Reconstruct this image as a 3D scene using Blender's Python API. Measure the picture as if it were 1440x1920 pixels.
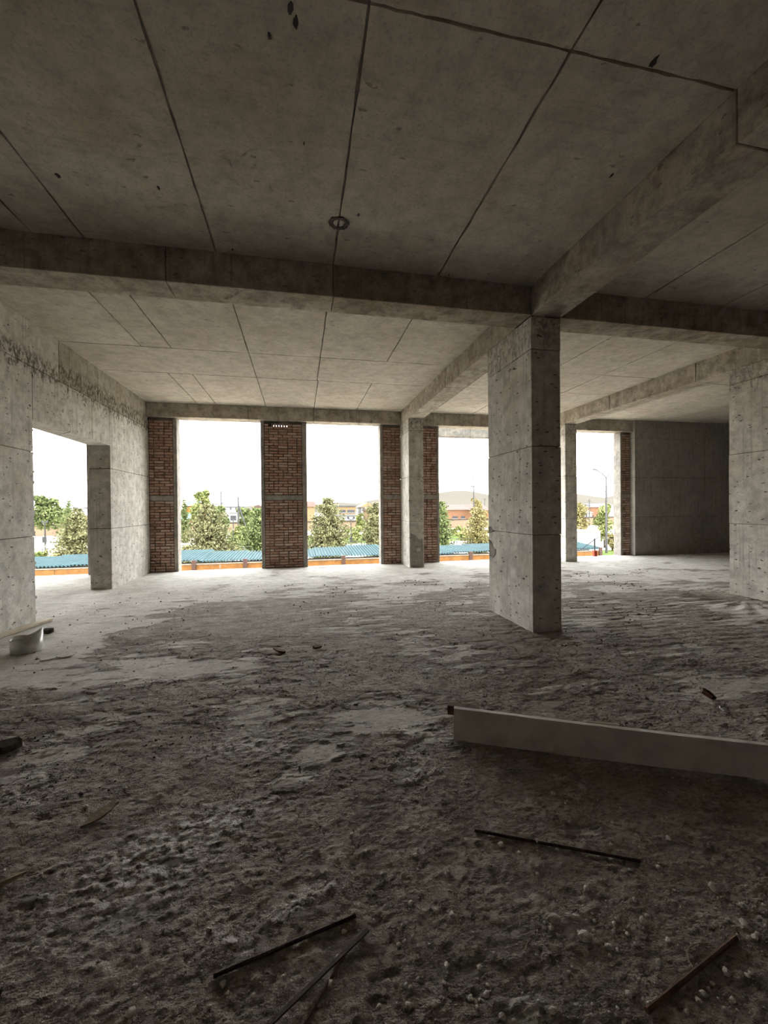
import bpy, bmesh, math, random
import numpy as np
from mathutils import Vector, Matrix

for o in list(bpy.data.objects):
    bpy.data.objects.remove(o)
scene = bpy.context.scene
col = scene.collection
rnd = random.Random(7)
R = math.radians

# ---------------------------------------------------------------- camera, sky, sun, exposure
F_PX, YAW, PITCH, ROLL, EYE = 778.4, .2013, -.0084, -.0094, 1.5
cy_, sy_, cp_, sp_, cr_, sr_ = (math.cos(YAW), math.sin(YAW), math.cos(PITCH), math.sin(PITCH),
                                math.cos(ROLL), math.sin(ROLL))
r0 = Vector((cy_, -sy_, 0)); u0 = Vector((-sy_ * sp_, -cy_ * sp_, cp_)); fw = Vector((sy_ * cp_, cy_ * cp_, sp_))
RX = r0 * cr_ + u0 * sr_; UX = u0 * cr_ - r0 * sr_
cam_data = bpy.data.cameras.new('camera')
cam = bpy.data.objects.new('camera', cam_data); col.objects.link(cam)
cam_data.sensor_fit = 'VERTICAL'; cam_data.sensor_height = 24.0; cam_data.sensor_width = 18.0
cam_data.lens = F_PX / 1920 * 24.0
cam_data.clip_start = .05; cam_data.clip_end = 5000
M = Matrix(((RX.x, UX.x, -fw.x, 0), (RX.y, UX.y, -fw.y, 0), (RX.z, UX.z, -fw.z, EYE), (0, 0, 0, 1)))
cam.matrix_world = M
scene.camera = cam

world = bpy.data.worlds.new('world'); scene.world = world; world.use_nodes = True
wn = world.node_tree; wn.nodes.clear()
w_out = wn.nodes.new('ShaderNodeOutputWorld'); w_bg = wn.nodes.new('ShaderNodeBackground')
w_tc = wn.nodes.new('ShaderNodeTexCoord'); w_sep = wn.nodes.new('ShaderNodeSeparateXYZ')
w_map = wn.nodes.new('ShaderNodeMapRange'); w_mix = wn.nodes.new('ShaderNodeMix'); w_mix.data_type = 'RGBA'
wn.links.new(w_tc.outputs['Generated'], w_sep.inputs[0]); wn.links.new(w_sep.outputs['Z'], w_map.inputs['Value'])
w_map.inputs['From Min'].default_value = 0.0; w_map.inputs['From Max'].default_value = .45
w_mix.inputs[6].default_value = (1.0, .985, .94, 1); w_mix.inputs[7].default_value = (.90, .955, 1.0, 1)
wn.links.new(w_map.outputs[0], w_mix.inputs[0]); wn.links.new(w_mix.outputs[2], w_bg.inputs['Color'])
wn.links.new(w_bg.outputs[0], w_out.inputs['Surface'])
w_bg.inputs['Strength'].default_value = 1.15

sun_d = bpy.data.lights.new('sun', 'SUN'); sun_d.energy = .7; sun_d.angle = R(25); sun_d.color = (1, .95, .87)
sun = bpy.data.objects.new('sun', sun_d); col.objects.link(sun)
sun.rotation_euler = Vector((-.15, .34, -.93)).to_track_quat('-Z', 'Y').to_euler()
sun.location = (0, -20, 30)

vs = scene.view_settings
vs.view_transform = 'Standard'; vs.look = 'None'; vs.gamma = 1.0; vs.use_curve_mapping = False
vs.exposure = 3.2
scene.cycles.use_denoising = True
scene.cycles.max_bounces = 7; scene.cycles.diffuse_bounces = 6; scene.cycles.glossy_bounces = 2
scene.cycles.use_adaptive_sampling = True; scene.cycles.adaptive_threshold = .04; scene.cycles.adaptive_min_samples = 12
scene.cycles.sample_clamp_indirect = 6.0

# ---------------------------------------------------------------- helpers
def tag(o, label=None, cat=None, group=None, kind=None):
    if label: o['label'] = label
    if cat: o['category'] = cat
    if group: o['group'] = group
    if kind: o['kind'] = kind
    return o

def empty(name, loc, label=None, cat=None, group=None, kind=None):
    o = bpy.data.objects.new(name, None); col.objects.link(o); o.location = loc
    o.empty_display_size = .1
    return tag(o, label, cat, group, kind)

def world_loc(o):
    v = Vector((0, 0, 0))
    while o is not None:
        v += o.location; o = o.parent
    return v

class MB:
    def __init__(s): s.v = []; s.f = []
    def add(s, vs_, fs):
        n = len(s.v); s.v += [tuple(v) for v in vs_]; s.f += [tuple(n + i for i in f) for f in fs]; return s
    def box(s, x0, x1, y0, y1, z0, z1):
        return s.add([(x0, y0, z0), (x1, y0, z0), (x1, y1, z0), (x0, y1, z0), (x0, y0, z1), (x1, y0, z1), (x1, y1, z1), (x0, y1, z1)],
                     [(0, 3, 2, 1), (4, 5, 6, 7), (0, 1, 5, 4), (1, 2, 6, 5), (2, 3, 7, 6), (3, 0, 4, 7)])
    def cbox(s, x0, x1, y0, y1, z0, z1, c=.006):
        """box with chamfered edges (the cast joints show as grooves)"""
        c = min(c, (x1 - x0) / 3, (y1 - y0) / 3, (z1 - z0) / 3)
        P = {}; vs_ = []
        for i, (x, sx) in enumerate(((x0, 1), (x1, -1))):
            for j, (y, sy) in enumerate(((y0, 1), (y1, -1))):
                for k, (z, sz) in enumerate(((z0, 1), (z1, -1))):
                    P[i, j, k] = len(vs_)
                    vs_ += [(x, y + sy * c, z + sz * c), (x + sx * c, y, z + sz * c), (x + sx * c, y + sy * c, z)]
        fs = []
        for a in range(3):
            for side in (0, 1):
                q = []
                for b, d in ((0, 0), (1, 0), (1, 1), (0, 1)):
                    key = [0, 0, 0]; key[a] = side; key[(a + 1) % 3] = b; key[(a + 2) % 3] = d
                    q.append(P[tuple(key)] + a)
                fs.append(q if side else q[::-1])
        for a in range(3):
            b, d = (a + 1) % 3, (a + 2) % 3
            for sb in (0, 1):
                for sd in (0, 1):
                    k0 = [0, 0, 0]; k1 = [0, 0, 0]
                    k0[b] = k1[b] = sb; k0[d] = k1[d] = sd; k1[a] = 1
                    q = [P[tuple(k0)] + b, P[tuple(k1)] + b, P[tuple(k1)] + d, P[tuple(k0)] + d]
                    fs.append(q if (sb == sd) == False else q[::-1])
        for key, n in P.items():
            t = [n, n + 1, n + 2]
            fs.append(t if sum(key) % 2 else t[::-1])
        return s.add(vs_, fs)
    def tube(s, pts, r, n=8, cap=True):
        pts = [Vector(p) for p in pts]; rr = r if isinstance(r, (list, tuple)) else [r] * len(pts)
        vs_ = []; up = None
        for i, p in enumerate(pts):
            t = (pts[min(i + 1, len(pts) - 1)] - pts[max(i - 1, 0)]).normalized()
            if up is None:
                up = Vector((0, 0, 1)) if abs(t.z) < .9 else Vector((1, 0, 0))
            a = t.cross(up).normalized(); b = a.cross(t).normalized(); up = b
            for k in range(n):
                w = 2 * math.pi * k / n
                vs_.append(p + a * math.cos(w) * rr[i] + b * math.sin(w) * rr[i])
        fs = []
        for i in range(len(pts) - 1):
            for k in range(n):
                k2 = (k + 1) % n
                fs.append((i * n + k, i * n + k2, (i + 1) * n + k2, (i + 1) * n + k))
        if cap:
            fs.append(tuple(range(n))[::-1]); fs.append(tuple((len(pts) - 1) * n + k for k in range(n)))
        return s.add(vs_, fs)
    def bar(s, a, b, w, h, up=(0, 0, 1)):
        """rectangular bar from a to b, w wide and h along up"""
        a = Vector(a); b = Vector(b); t = (b - a).normalized(); up = Vector(up)
        sd = t.cross(up).normalized() * (w / 2); uu = sd.normalized().cross(t).normalized() * (h / 2)
        vs_ = [a - sd - uu, a + sd - uu, a + sd + uu, a - sd + uu, b - sd - uu, b + sd - uu, b + sd + uu, b - sd + uu]
        return s.add(vs_, [(0, 1, 2, 3), (7, 6, 5, 4), (1, 0, 4, 5), (2, 1, 5, 6), (3, 2, 6, 7), (0, 3, 7, 4)])
    def prism(s, poly, axis, a0, a1):
        """polygon (two coords) extruded along axis 0/1/2"""
        n = len(poly); vs_ = []
        for a in (a0, a1):
            for p in poly:
                q = list(p); q.insert(axis, a); vs_.append(q)
        fs = [tuple(range(n)), tuple(range(2 * n - 1, n - 1, -1))]
        fs += [((i + 1) % n, i, n + i, n + (i + 1) % n) for i in range(n)]
        return s.add(vs_, fs)
    def build(s, name, mat, parent=None, origin=None, smooth=False, recalc=True):
        if parent is not None: org = world_loc(parent)
        elif origin is not None: org = Vector(origin)
        else:
            A = np.array(s.v); lo = A.min(0); hi = A.max(0)
            org = Vector(((lo[0] + hi[0]) / 2, (lo[1] + hi[1]) / 2, lo[2]))
        me = bpy.data.meshes.new(name)
        me.from_pydata([(x - org.x, y - org.y, z - org.z) for x, y, z in s.v], [], s.f)
        if recalc:
            bm = bmesh.new(); bm.from_mesh(me); bmesh.ops.recalc_face_normals(bm, faces=bm.faces); bm.to_mesh(me); bm.free()
        if smooth:
            me.polygons.foreach_set('use_smooth', [True] * len(me.polygons))
        me.materials.append(mat); me.update()
        o = bpy.data.objects.new(name, me); col.objects.link(o)
        if parent is not None: o.parent = parent
        else: o.location = org
        return o

# a pixel of the 1440x1920 frame and a distance (world Y) give a point in the place
def ray(px, py):
    du, dv = px - 720, py - 960
    d = RX * (du / F_PX) - UX * (dv / F_PX) + fw
    return d
def at(px, py, Y):
    d = ray(px, py); return Vector((0, 0, EYE)) + d * (Y / d.y)
def on_floor(px, py, z=0.0):
    d = ray(px, py); return Vector((0, 0, EYE)) + d * ((z - EYE) / d.z)

# numpy gradient noise
_perm = np.random.RandomState(3).permutation(4096)
def pnoise(x, y, seed=0):
    xi = np.floor(x).astype(np.int64); yi = np.floor(y).astype(np.int64)
    xf = x - xi; yf = y - yi
    u = xf ** 3 * (xf * (xf * 6 - 15) + 10); v = yf ** 3 * (yf * (yf * 6 - 15) + 10)
    def g(ix, iy, dx, dy):
        h = _perm[(_perm[(ix + seed * 131) & 4095] + iy) & 4095] * (2 * np.pi / 4096.)
        return np.cos(h) * dx + np.sin(h) * dy
    n00 = g(xi, yi, xf, yf); n10 = g(xi + 1, yi, xf - 1, yf)
    n01 = g(xi, yi + 1, xf, yf - 1); n11 = g(xi + 1, yi + 1, xf - 1, yf - 1)
    a = n00 + u * (n10 - n00); b = n01 + u * (n11 - n01)
    return (a + v * (b - a)) * 1.5
def fbm(x, y, octaves, seed=0, gain=.5, lac=2.03):
    r = 0; amp = 1.0; t = 0
    for i in range(octaves):
        r = r + amp * pnoise(x, y, seed + i); t += amp; amp *= gain; x = x * lac + 17.3; y = y * lac + 5.1
    return r / t

# ---------------------------------------------------------------- materials
class NT:
    def __init__(s, name, rough=.9, spec=.2):
        s.m = bpy.data.materials.new(name); s.m.use_nodes = True; s.t = s.m.node_tree
        s.b = s.t.nodes['Principled BSDF']; s.b.inputs['Roughness'].default_value = rough
        s.b.inputs['Specular IOR Level'].default_value = spec
    def n(s, typ, **kw):
        nd = s.t.nodes.new('ShaderNode' + typ)
        for k, v in kw.items(): setattr(nd, k, v)
        return nd
    def l(s, a, b): s.t.links.new(a, b)
    def pos(s):
        if not hasattr(s, '_p'): s._p = s.n('NewGeometry').outputs['Position']
        return s._p
    def obj(s):
        if not hasattr(s, '_o'): s._o = s.n('TexCoord').outputs['Object']
        return s._o
    def scale(s, vec, sc):
        m = s.n('Mapping'); m.inputs['Scale'].default_value = sc; s.l(vec, m.inputs['Vector']); return m.outputs[0]
    def noise(s, vec, sc, detail=4, rough=.55, dist=0, col_=False):
        nd = s.n('TexNoise'); nd.inputs['Scale'].default_value = sc; nd.inputs['Detail'].default_value = detail
        nd.inputs['Roughness'].default_value = rough; nd.inputs['Distortion'].default_value = dist
        s.l(vec, nd.inputs['Vector']); return nd.outputs['Color' if col_ else 'Fac']
    def ramp(s, fac, stops, interp='LINEAR'):
        r = s.n('ValToRGB'); cr = r.color_ramp; cr.interpolation = interp
        while len(cr.elements) < len(stops): cr.elements.new(.5)
        for e, (p, c) in zip(cr.elements, stops):
            e.position = p; e.color = (c, c, c, 1) if isinstance(c, (int, float)) else (*c, 1)
        s.l(fac, r.inputs[0]); return r.outputs['Color']
    def mix(s, fac, a, b, mode='MIX'):
        m = s.n('Mix', data_type='RGBA', blend_type=mode)
        for sock, val in ((m.inputs[0], fac), (m.inputs[6], a), (m.inputs[7], b)):
            if isinstance(val, (int, float)): sock.default_value = val
            elif isinstance(val, tuple): sock.default_value = (*val, 1)
            else: s.l(val, sock)
        return m.outputs[2]
    def math(s, op, a, b=None, c=None, clamp=False):
        m = s.n('Math', operation=op); m.use_clamp = clamp
        for i, val in enumerate((a, b, c)):
            if val is None: continue
            if isinstance(val, (int, float)): m.inputs[i].default_value = val
            else: s.l(val, m.inputs[i])
        return m.outputs[0]
    def bump(s, h, strength=.5, dist=.01):
        b = s.n('Bump'); b.inputs['Strength'].default_value = strength; b.inputs['Distance'].default_value = dist
        s.l(h, b.inputs['Height']); s.l(b.outputs[0], s.b.inputs['Normal'])
    def color(s, c):
        if isinstance(c, tuple): s.b.inputs['Base Color'].default_value = (*c, 1)
        else: s.l(c, s.b.inputs['Base Color'])
        return s

def concrete_mat(name, light, dark, pock=1.0, stain=None, pock_scale=5.0, tint=(.42, .36, .27), flat=False, mott=.7, gate0=.62):
    t = NT(name, .92, .12); p = t.pos()
    big = t.noise(p, .9, 4, .6); mid = t.noise(p, 6.5, 5, .68); fine = t.noise(p, 48, 3, .7)
    c = t.mix(t.ramp(big, [(.3, 0), (.7, 1)]), dark, light)
    c = t.mix(t.math('MULTIPLY', t.ramp(t.noise(p, 1.9, 3, .6), [(.45, 0), (.72, 1)]), .5), c, tint)
    c = t.mix(t.ramp(mid, [(.34, mott), (.60, 0)]), c, tuple(x * .52 for x in dark))
    c = t.mix(t.ramp(fine, [(.28, .5), (.50, 0)]), c, tuple(x * .42 for x in dark))
    h = t.math('ADD', t.math('MULTIPLY', mid, .6), t.math('MULTIPLY', fine, .5))
    # grain left by the formwork
    grain = t.noise(t.scale(p, (1.2, 22, 22) if flat else (24, 24, .8)), 1.0, 2, .6)
    c = t.mix(t.ramp(grain, [(.28, .22 if flat else .55), (.44, 0)]), c, tuple(x * .48 for x in dark))
    if pock > 0:
        big2 = t.noise(t.scale(p, (1, 1, 1.6)), 3.1, 1, .5)
        sx = t.n('SeparateXYZ'); t.l(p, sx.inputs[0]); cb = t.n('CombineXYZ')
        if flat: t.l(sx.outputs['X'], cb.inputs[0]); t.l(sx.outputs['Y'], cb.inputs[1])
        else: t.l(t.math('ADD', sx.outputs['X'], sx.outputs['Y']), cb.inputs[0]); t.l(sx.outputs['Z'], cb.inputs[1])
        wob = t.n('VectorMath', operation='ADD'); t.l(cb.outputs[0], wob.inputs[0])
        sc = t.n('VectorMath', operation='SCALE'); t.l(t.noise(p, 26, 2, .6, 0, True), sc.inputs[0]); sc.inputs['Scale'].default_value = .05
        t.l(sc.outputs[0], wob.inputs[1])
        for s_, thr, gate, off in ((pock_scale, .055, gate0, 0), (pock_scale * 2.1, .085, gate0, 3.7)):
            v = t.n('TexVoronoi', voronoi_dimensions='2D'); v.inputs['Scale'].default_value = s_
            mp = t.n('Mapping'); mp.inputs['Scale'].default_value = (.5, 1.35, 1); mp.inputs['Location'].default_value = (off, off, 0)
            t.l(wob.outputs[0], mp.inputs['Vector']); t.l(mp.outputs[0], v.inputs['Vector'])
            sep = t.n('SeparateColor'); t.l(v.outputs['Color'], sep.inputs[0])
            hit = t.math('MULTIPLY', t.math('LESS_THAN', v.outputs['Distance'], thr), t.math('GREATER_THAN', t.math('ADD', sep.outputs[0], t.math('MULTIPLY', t.math('SUBTRACT', big2, .5), 1.1)), gate))
            c = t.mix(t.math('MULTIPLY', hit, .8 * pock), c, (.05, .042, .035))
            h = t.math('SUBTRACT', h, t.math('MULTIPLY', hit, 1.2))
    if stain:
        z0, z1, amt = stain   # grout that ran down from the pour joint
        sx = t.n('SeparateXYZ'); t.l(p, sx.inputs[0])
        drip = t.noise(t.scale(p, (9, 9, 1.6)), 1.0, 3, .65)
        zz = t.math('ADD', sx.outputs['Z'], t.math('MULTIPLY', t.math('SUBTRACT', drip, .5), .75))
        mr = t.n('MapRange'); t.l(zz, mr.inputs['Value']); mr.inputs['From Min'].default_value = z0; mr.inputs['From Max'].default_value = z0 + .05
        mr2 = t.n('MapRange'); t.l(sx.outputs['Z'], mr2.inputs['Value']); mr2.inputs['From Min'].default_value = z1; mr2.inputs['From Max'].default_value = z1 + .12
        mr2.inputs['To Min'].default_value = 1; mr2.inputs['To Max'].default_value = 0
        blot = t.ramp(t.noise(t.scale(p, (1.6, 1.6, 1)), 12, 4, .7), [(.46, 0), (.56, 1)])
        m_ = t.math('MULTIPLY', t.math('MULTIPLY', mr.outputs[0], mr2.outputs[0]), t.math('MULTIPLY', blot, amt))
        c = t.mix(m_, c, (.10, .085, .065))
    t.color(c); t.bump(h, .6, .006)
    return t.m

C_LIGHT, C_DARK = (.68, .65, .59), (.53, .505, .455)
M_wall = concrete_mat('cast concrete wall', C_LIGHT, C_DARK, 1.0, (3.36, 3.62, .9), 4.6)
M_col = concrete_mat('cast concrete column', (.75, .72, .655), (.60, .575, .52), 1.0, (3.40, 3.8, .5), 4.2)
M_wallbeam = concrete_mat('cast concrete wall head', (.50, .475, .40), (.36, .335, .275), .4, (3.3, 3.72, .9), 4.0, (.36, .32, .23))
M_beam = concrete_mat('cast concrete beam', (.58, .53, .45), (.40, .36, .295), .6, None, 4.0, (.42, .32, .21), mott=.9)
M_ceil = concrete_mat('cast concrete ceiling', (.60, .56, .485), (.50, .465, .395), .55, None, 3.6, (.46, .385, .29), True, .5, .9)
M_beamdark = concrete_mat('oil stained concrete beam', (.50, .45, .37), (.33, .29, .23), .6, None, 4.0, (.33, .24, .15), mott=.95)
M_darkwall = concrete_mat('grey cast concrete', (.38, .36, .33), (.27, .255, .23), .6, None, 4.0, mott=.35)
M_post = concrete_mat('rendered concrete post', (.36, .335, .30), (.27, .25, .225), 0)
M_mortar = concrete_mat('lime mortar', (.15, .13, .11), (.09, .078, .066), 0)
M_lintel = concrete_mat('weathered outdoor concrete', (.19, .178, .155), (.15, .14, .12), .2)

def brick_mat():
    t = NT('fired clay brick', .9, .15)
    rv = t.n('ObjectInfo').outputs['Random']
    base = t.ramp(rv, [(0, (.22, .115, .08)), (.3, (.34, .19, .135)), (.6, (.42, .25, .18)), (.85, (.47, .32, .25)), (1, (.50, .39, .33))])
    p = t.pos(); n1 = t.noise(p, 14, 5, .65); n2 = t.noise(p, 70, 3, .7)
    c = t.mix(t.ramp(n1, [(.42, 0), (.68, .75)]), base, (.44, .35, .29))
    c = t.mix(t.ramp(n2, [(.3, .6), (.5, 0)]), c, (.11, .06, .045))
    t.color(c); t.bump(t.math('ADD', n1, t.math('MULTIPLY', n2, .7)), .7, .006); return t.m
M_brick = brick_mat()

def floor_mat():
    t = NT('dirty concrete floor', .93, .12); p = t.pos()
    at_ = t.n('Attribute', attribute_name='dirt').outputs['Fac']
    lime = t.n('Attribute', attribute_name='lime').outputs['Fac']
    st = t.scale(p, (1.0, 1.7, 1.0))
    n1 = t.noise(st, 4.5, 7, .70, .25); n2 = t.noise(st, 27, 5, .72); n3 = t.noise(p, 140, 2, .7); n0 = t.noise(p, 1.5, 4, .62)
    n4 = t.noise(t.scale(p, (1.3, 7.0, 1)), 1.0, 4, .68)
    edge = t.math('ADD', at_, t.math('ADD', t.math('MULTIPLY', t.math('SUBTRACT', n1, .5), .8), t.math('ADD', t.math('MULTIPLY', t.math('SUBTRACT', n2, .5), .5), t.math('MULTIPLY', t.math('SUBTRACT', n4, .5), 1.15))))
    d = t.ramp(edge, [(.41, 0), (.46, .6), (.56, 1)])
    clean = t.mix(t.ramp(n0, [(.32, 0), (.66, 1)]), (.43, .405, .355), (.60, .57, .515))
    clean = t.mix(t.ramp(n2, [(.34, .85), (.52, 0)]), clean, (.27, .24, .20))
    clean = t.mix(t.ramp(n1, [(.37, .7), (.52, 0)]), clean, (.31, .28, .235))
    dirt = t.mix(t.ramp(n1, [(.38, 0), (.64, 1)]), (.21, .178, .145), (.46, .41, .35))
    dirt = t.mix(t.ramp(n2, [(.36, .8), (.54, 0)]), dirt, (.115, .095, .075))
    dirt = t.mix(t.ramp(at_, [(.30, .85), (.68, 0)]), dirt, (.125, .102, .080))
    dirt = t.mix(t.ramp(n3, [(.60, 0), (.74, .75)]), dirt, (.50, .45, .38))
    c = t.mix(d, clean, dirt)
    le = t.math('MULTIPLY', lime, t.ramp(n2, [(.44, 0), (.56, 1)]))
    c = t.mix(le, c, (.66, .635, .60))
    t.color(c)
    h = t.math('ADD', n2, t.math('MULTIPLY', n3, .8))
    h = t.math('ADD', t.math('MULTIPLY', h, t.math('ADD', t.math('MULTIPLY', d, .7), .3)), t.math('MULTIPLY', d, .35))
    t.bump(h, .9, .010)
    return t.m
M_floor = floor_mat()

def simple(name, c, rough=.8, spec=.3, metal=0, var=.35, sc=6.0, bump_=0.0, dark=None):
    t = NT(name, rough, spec); t.b.inputs['Metallic'].default_value = metal
    p = t.pos(); n = t.noise(p, sc, 5, .6)
    d = dark or tuple(x * (1 - var) for x in c)
    t.color(t.mix(t.ramp(n, [(.32, 0), (.68, 1)]), d, c))
    if bump_: t.bump(t.noise(p, sc * 8, 4, .7), .6, bump_)
    return t.m
M_rust = simple('rusted steel', (.085, .055, .038), .75, .3, .3, .6, 40, .003, (.03, .024, .02))
M_rust2 = simple('brown rust', (.20, .12, .075), .85, .2, .1, .5, 30, .004, (.08, .05, .035))
M_steel = simple('dull grey steel', (.05, .052, .055), .6, .4, .3, .2)
M_pebble = simple('grey gravel', (.78, .73, .65), .95, .1, 0, .5, 45, .006)
M_grit = simple('dusty grit', (.70, .65, .57), .95, .1, 0, .6, 14, .003, (.28, .24, .20))
M_clod = simple('dark mortar crumbs', (.10, .085, .07), .95, .1, 0, .5, 30, .003)
M_board = simple('grey coated formwork board', (.74, .70, .64), .7, .3, 0, .25, 7, .002)
M_wood = simple('weathered timber', (.42, .34, .24), .85, .2, 0, .4, 12, .004)
M_wood2 = simple('raw pale timber', (.58, .50, .38), .85, .2, 0, .25, 12, .003)
M_brownwood = simple('dark brown timber', (.16, .085, .05), .8, .2, 0, .5, 20, .003)
M_can = simple('scuffed white tin', (.74, .74, .71), .3, .6, .25, .45, 9)
M_black = simple('sooty black', (.03, .03, .03), .7, .3)
M_paper = simple('white scrap', (.75, .74, .72), .7, .3, 0, .2)
M_orange = simple('orange chipboard', (.165, .074, .019), .8, .2, 0, .42, 3.5)
M_orangecap = simple('pale capping timber', (.16, .12, .085), .8, .2)
M_fpost = simple('dark brown fence post', (.045, .02, .013), .7, .3)
M_teal = simple('teal corrugated sheet', (.017, .047, .052), .7, .2, 0, .3, .6)
M_white = simple('white paint', (.15, .155, .16), .5, .4, 0, .08)
M_glassdk = simple('dark glass', (.03, .035, .04), .1, .6)
M_tyre = simple('tyre rubber', (.02, .02, .02), .9, .1)
M_red = simple('red painted steel', (.42, .06, .03), .6, .3)
M_conpole = simple('grey concrete pole', (.075, .073, .070), .9, .1)
M_wire = simple('black cable', (.03, .03, .03), .6, .3)
M_bark = simple('tree bark', (.04, .03, .02), .95, .1, 0, .4, 9)
M_sand = simple('sandy ground', (.52, .46, .38), .95, .1, 0, .3, .12)
M_road = simple('pale asphalt', (.12, .122, .125), .9, .2, 0, .15, .2)
M_grass = simple('grass', (.065, .09, .018), .95, .1, 0, .45, .6)
M_wallbeige = simple('beige plastered wall', (.17, .125, .085), .9, .1, 0, .2, .3)
M_coping = simple('dark coping', (.05, .04, .032), .9, .1)
M_hwhite = simple('white plaster', (.24, .24, .235), .9, .1, 0, .1, .5)
M_horange = simple('orange plaster', (.20, .085, .022), .9, .1, 0, .2, .5)
M_hbeige = simple('cream plaster', (.20, .14, .075), .9, .1, 0, .15, .5)
M_hbrick = simple('pink brick facade', (.16, .085, .05), .9, .1, 0, .2, .5)
M_rbrown = simple('brown roof sheet', (.075, .048, .036), .7, .2, 0, .25, .4)
M_rred = simple('red roof sheet', (.16, .03, .018), .7, .2, 0, .2, .4)
M_rteal = simple('green roof sheet', (.05, .12, .10), .7, .2, 0, .2, .4)
M_rgrey = simple('grey roof sheet', (.075, .075, .078), .7, .2, 0, .2, .4)
M_pane = simple('window glass', (.03, .032, .036), .2, .5)
M_hill = simple('haze toned hillside', (.078, .070, .058), 1, 0, 0, .14, .006)  # distance haze is put into this pale hill colour
def leaf_mat(name, a, b):
    t = NT(name, .8, .15); p = t.pos(); n = t.noise(p, 1.6, 3, .6)
    t.color(t.mix(t.ramp(n, [(.35, 0), (.65, 1)]), a, b)); return t.m
L_pine = leaf_mat('olive pine needles', (.055, .060, .024), (.175, .165, .080))
L_green = leaf_mat('green spruce needles', (.050, .072, .024), (.145, .165, .062))
L_bright = leaf_mat('fresh green leaves', (.085, .11, .032), (.20, .205, .075))
L_ochre = leaf_mat('yellowing needles', (.10, .088, .032), (.22, .185, .08))

# ---------------------------------------------------------------- the building: key planes (metres)
XL, TL = -3.556, .37            # inner face of left wall, its thickness
YD0, YD1, ZD = 6.53, 8.89, 2.757 # opening in the left wall
XA, WA, XB, WB = 2.707, .383, 7.115, .351
YC1, YC1b, YC2, YC2b = 4.472, 5.63, 10.10, 11.02
ZC, ZB = 4.097, 3.76
YT0, YT1 = 4.455, 4.815
YF, YFb = 10.85, 11.25           # facade beam
XR, XO, YB = 14.6, -9.2, -4.0    # right wall, outer left wall, back wall

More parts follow.
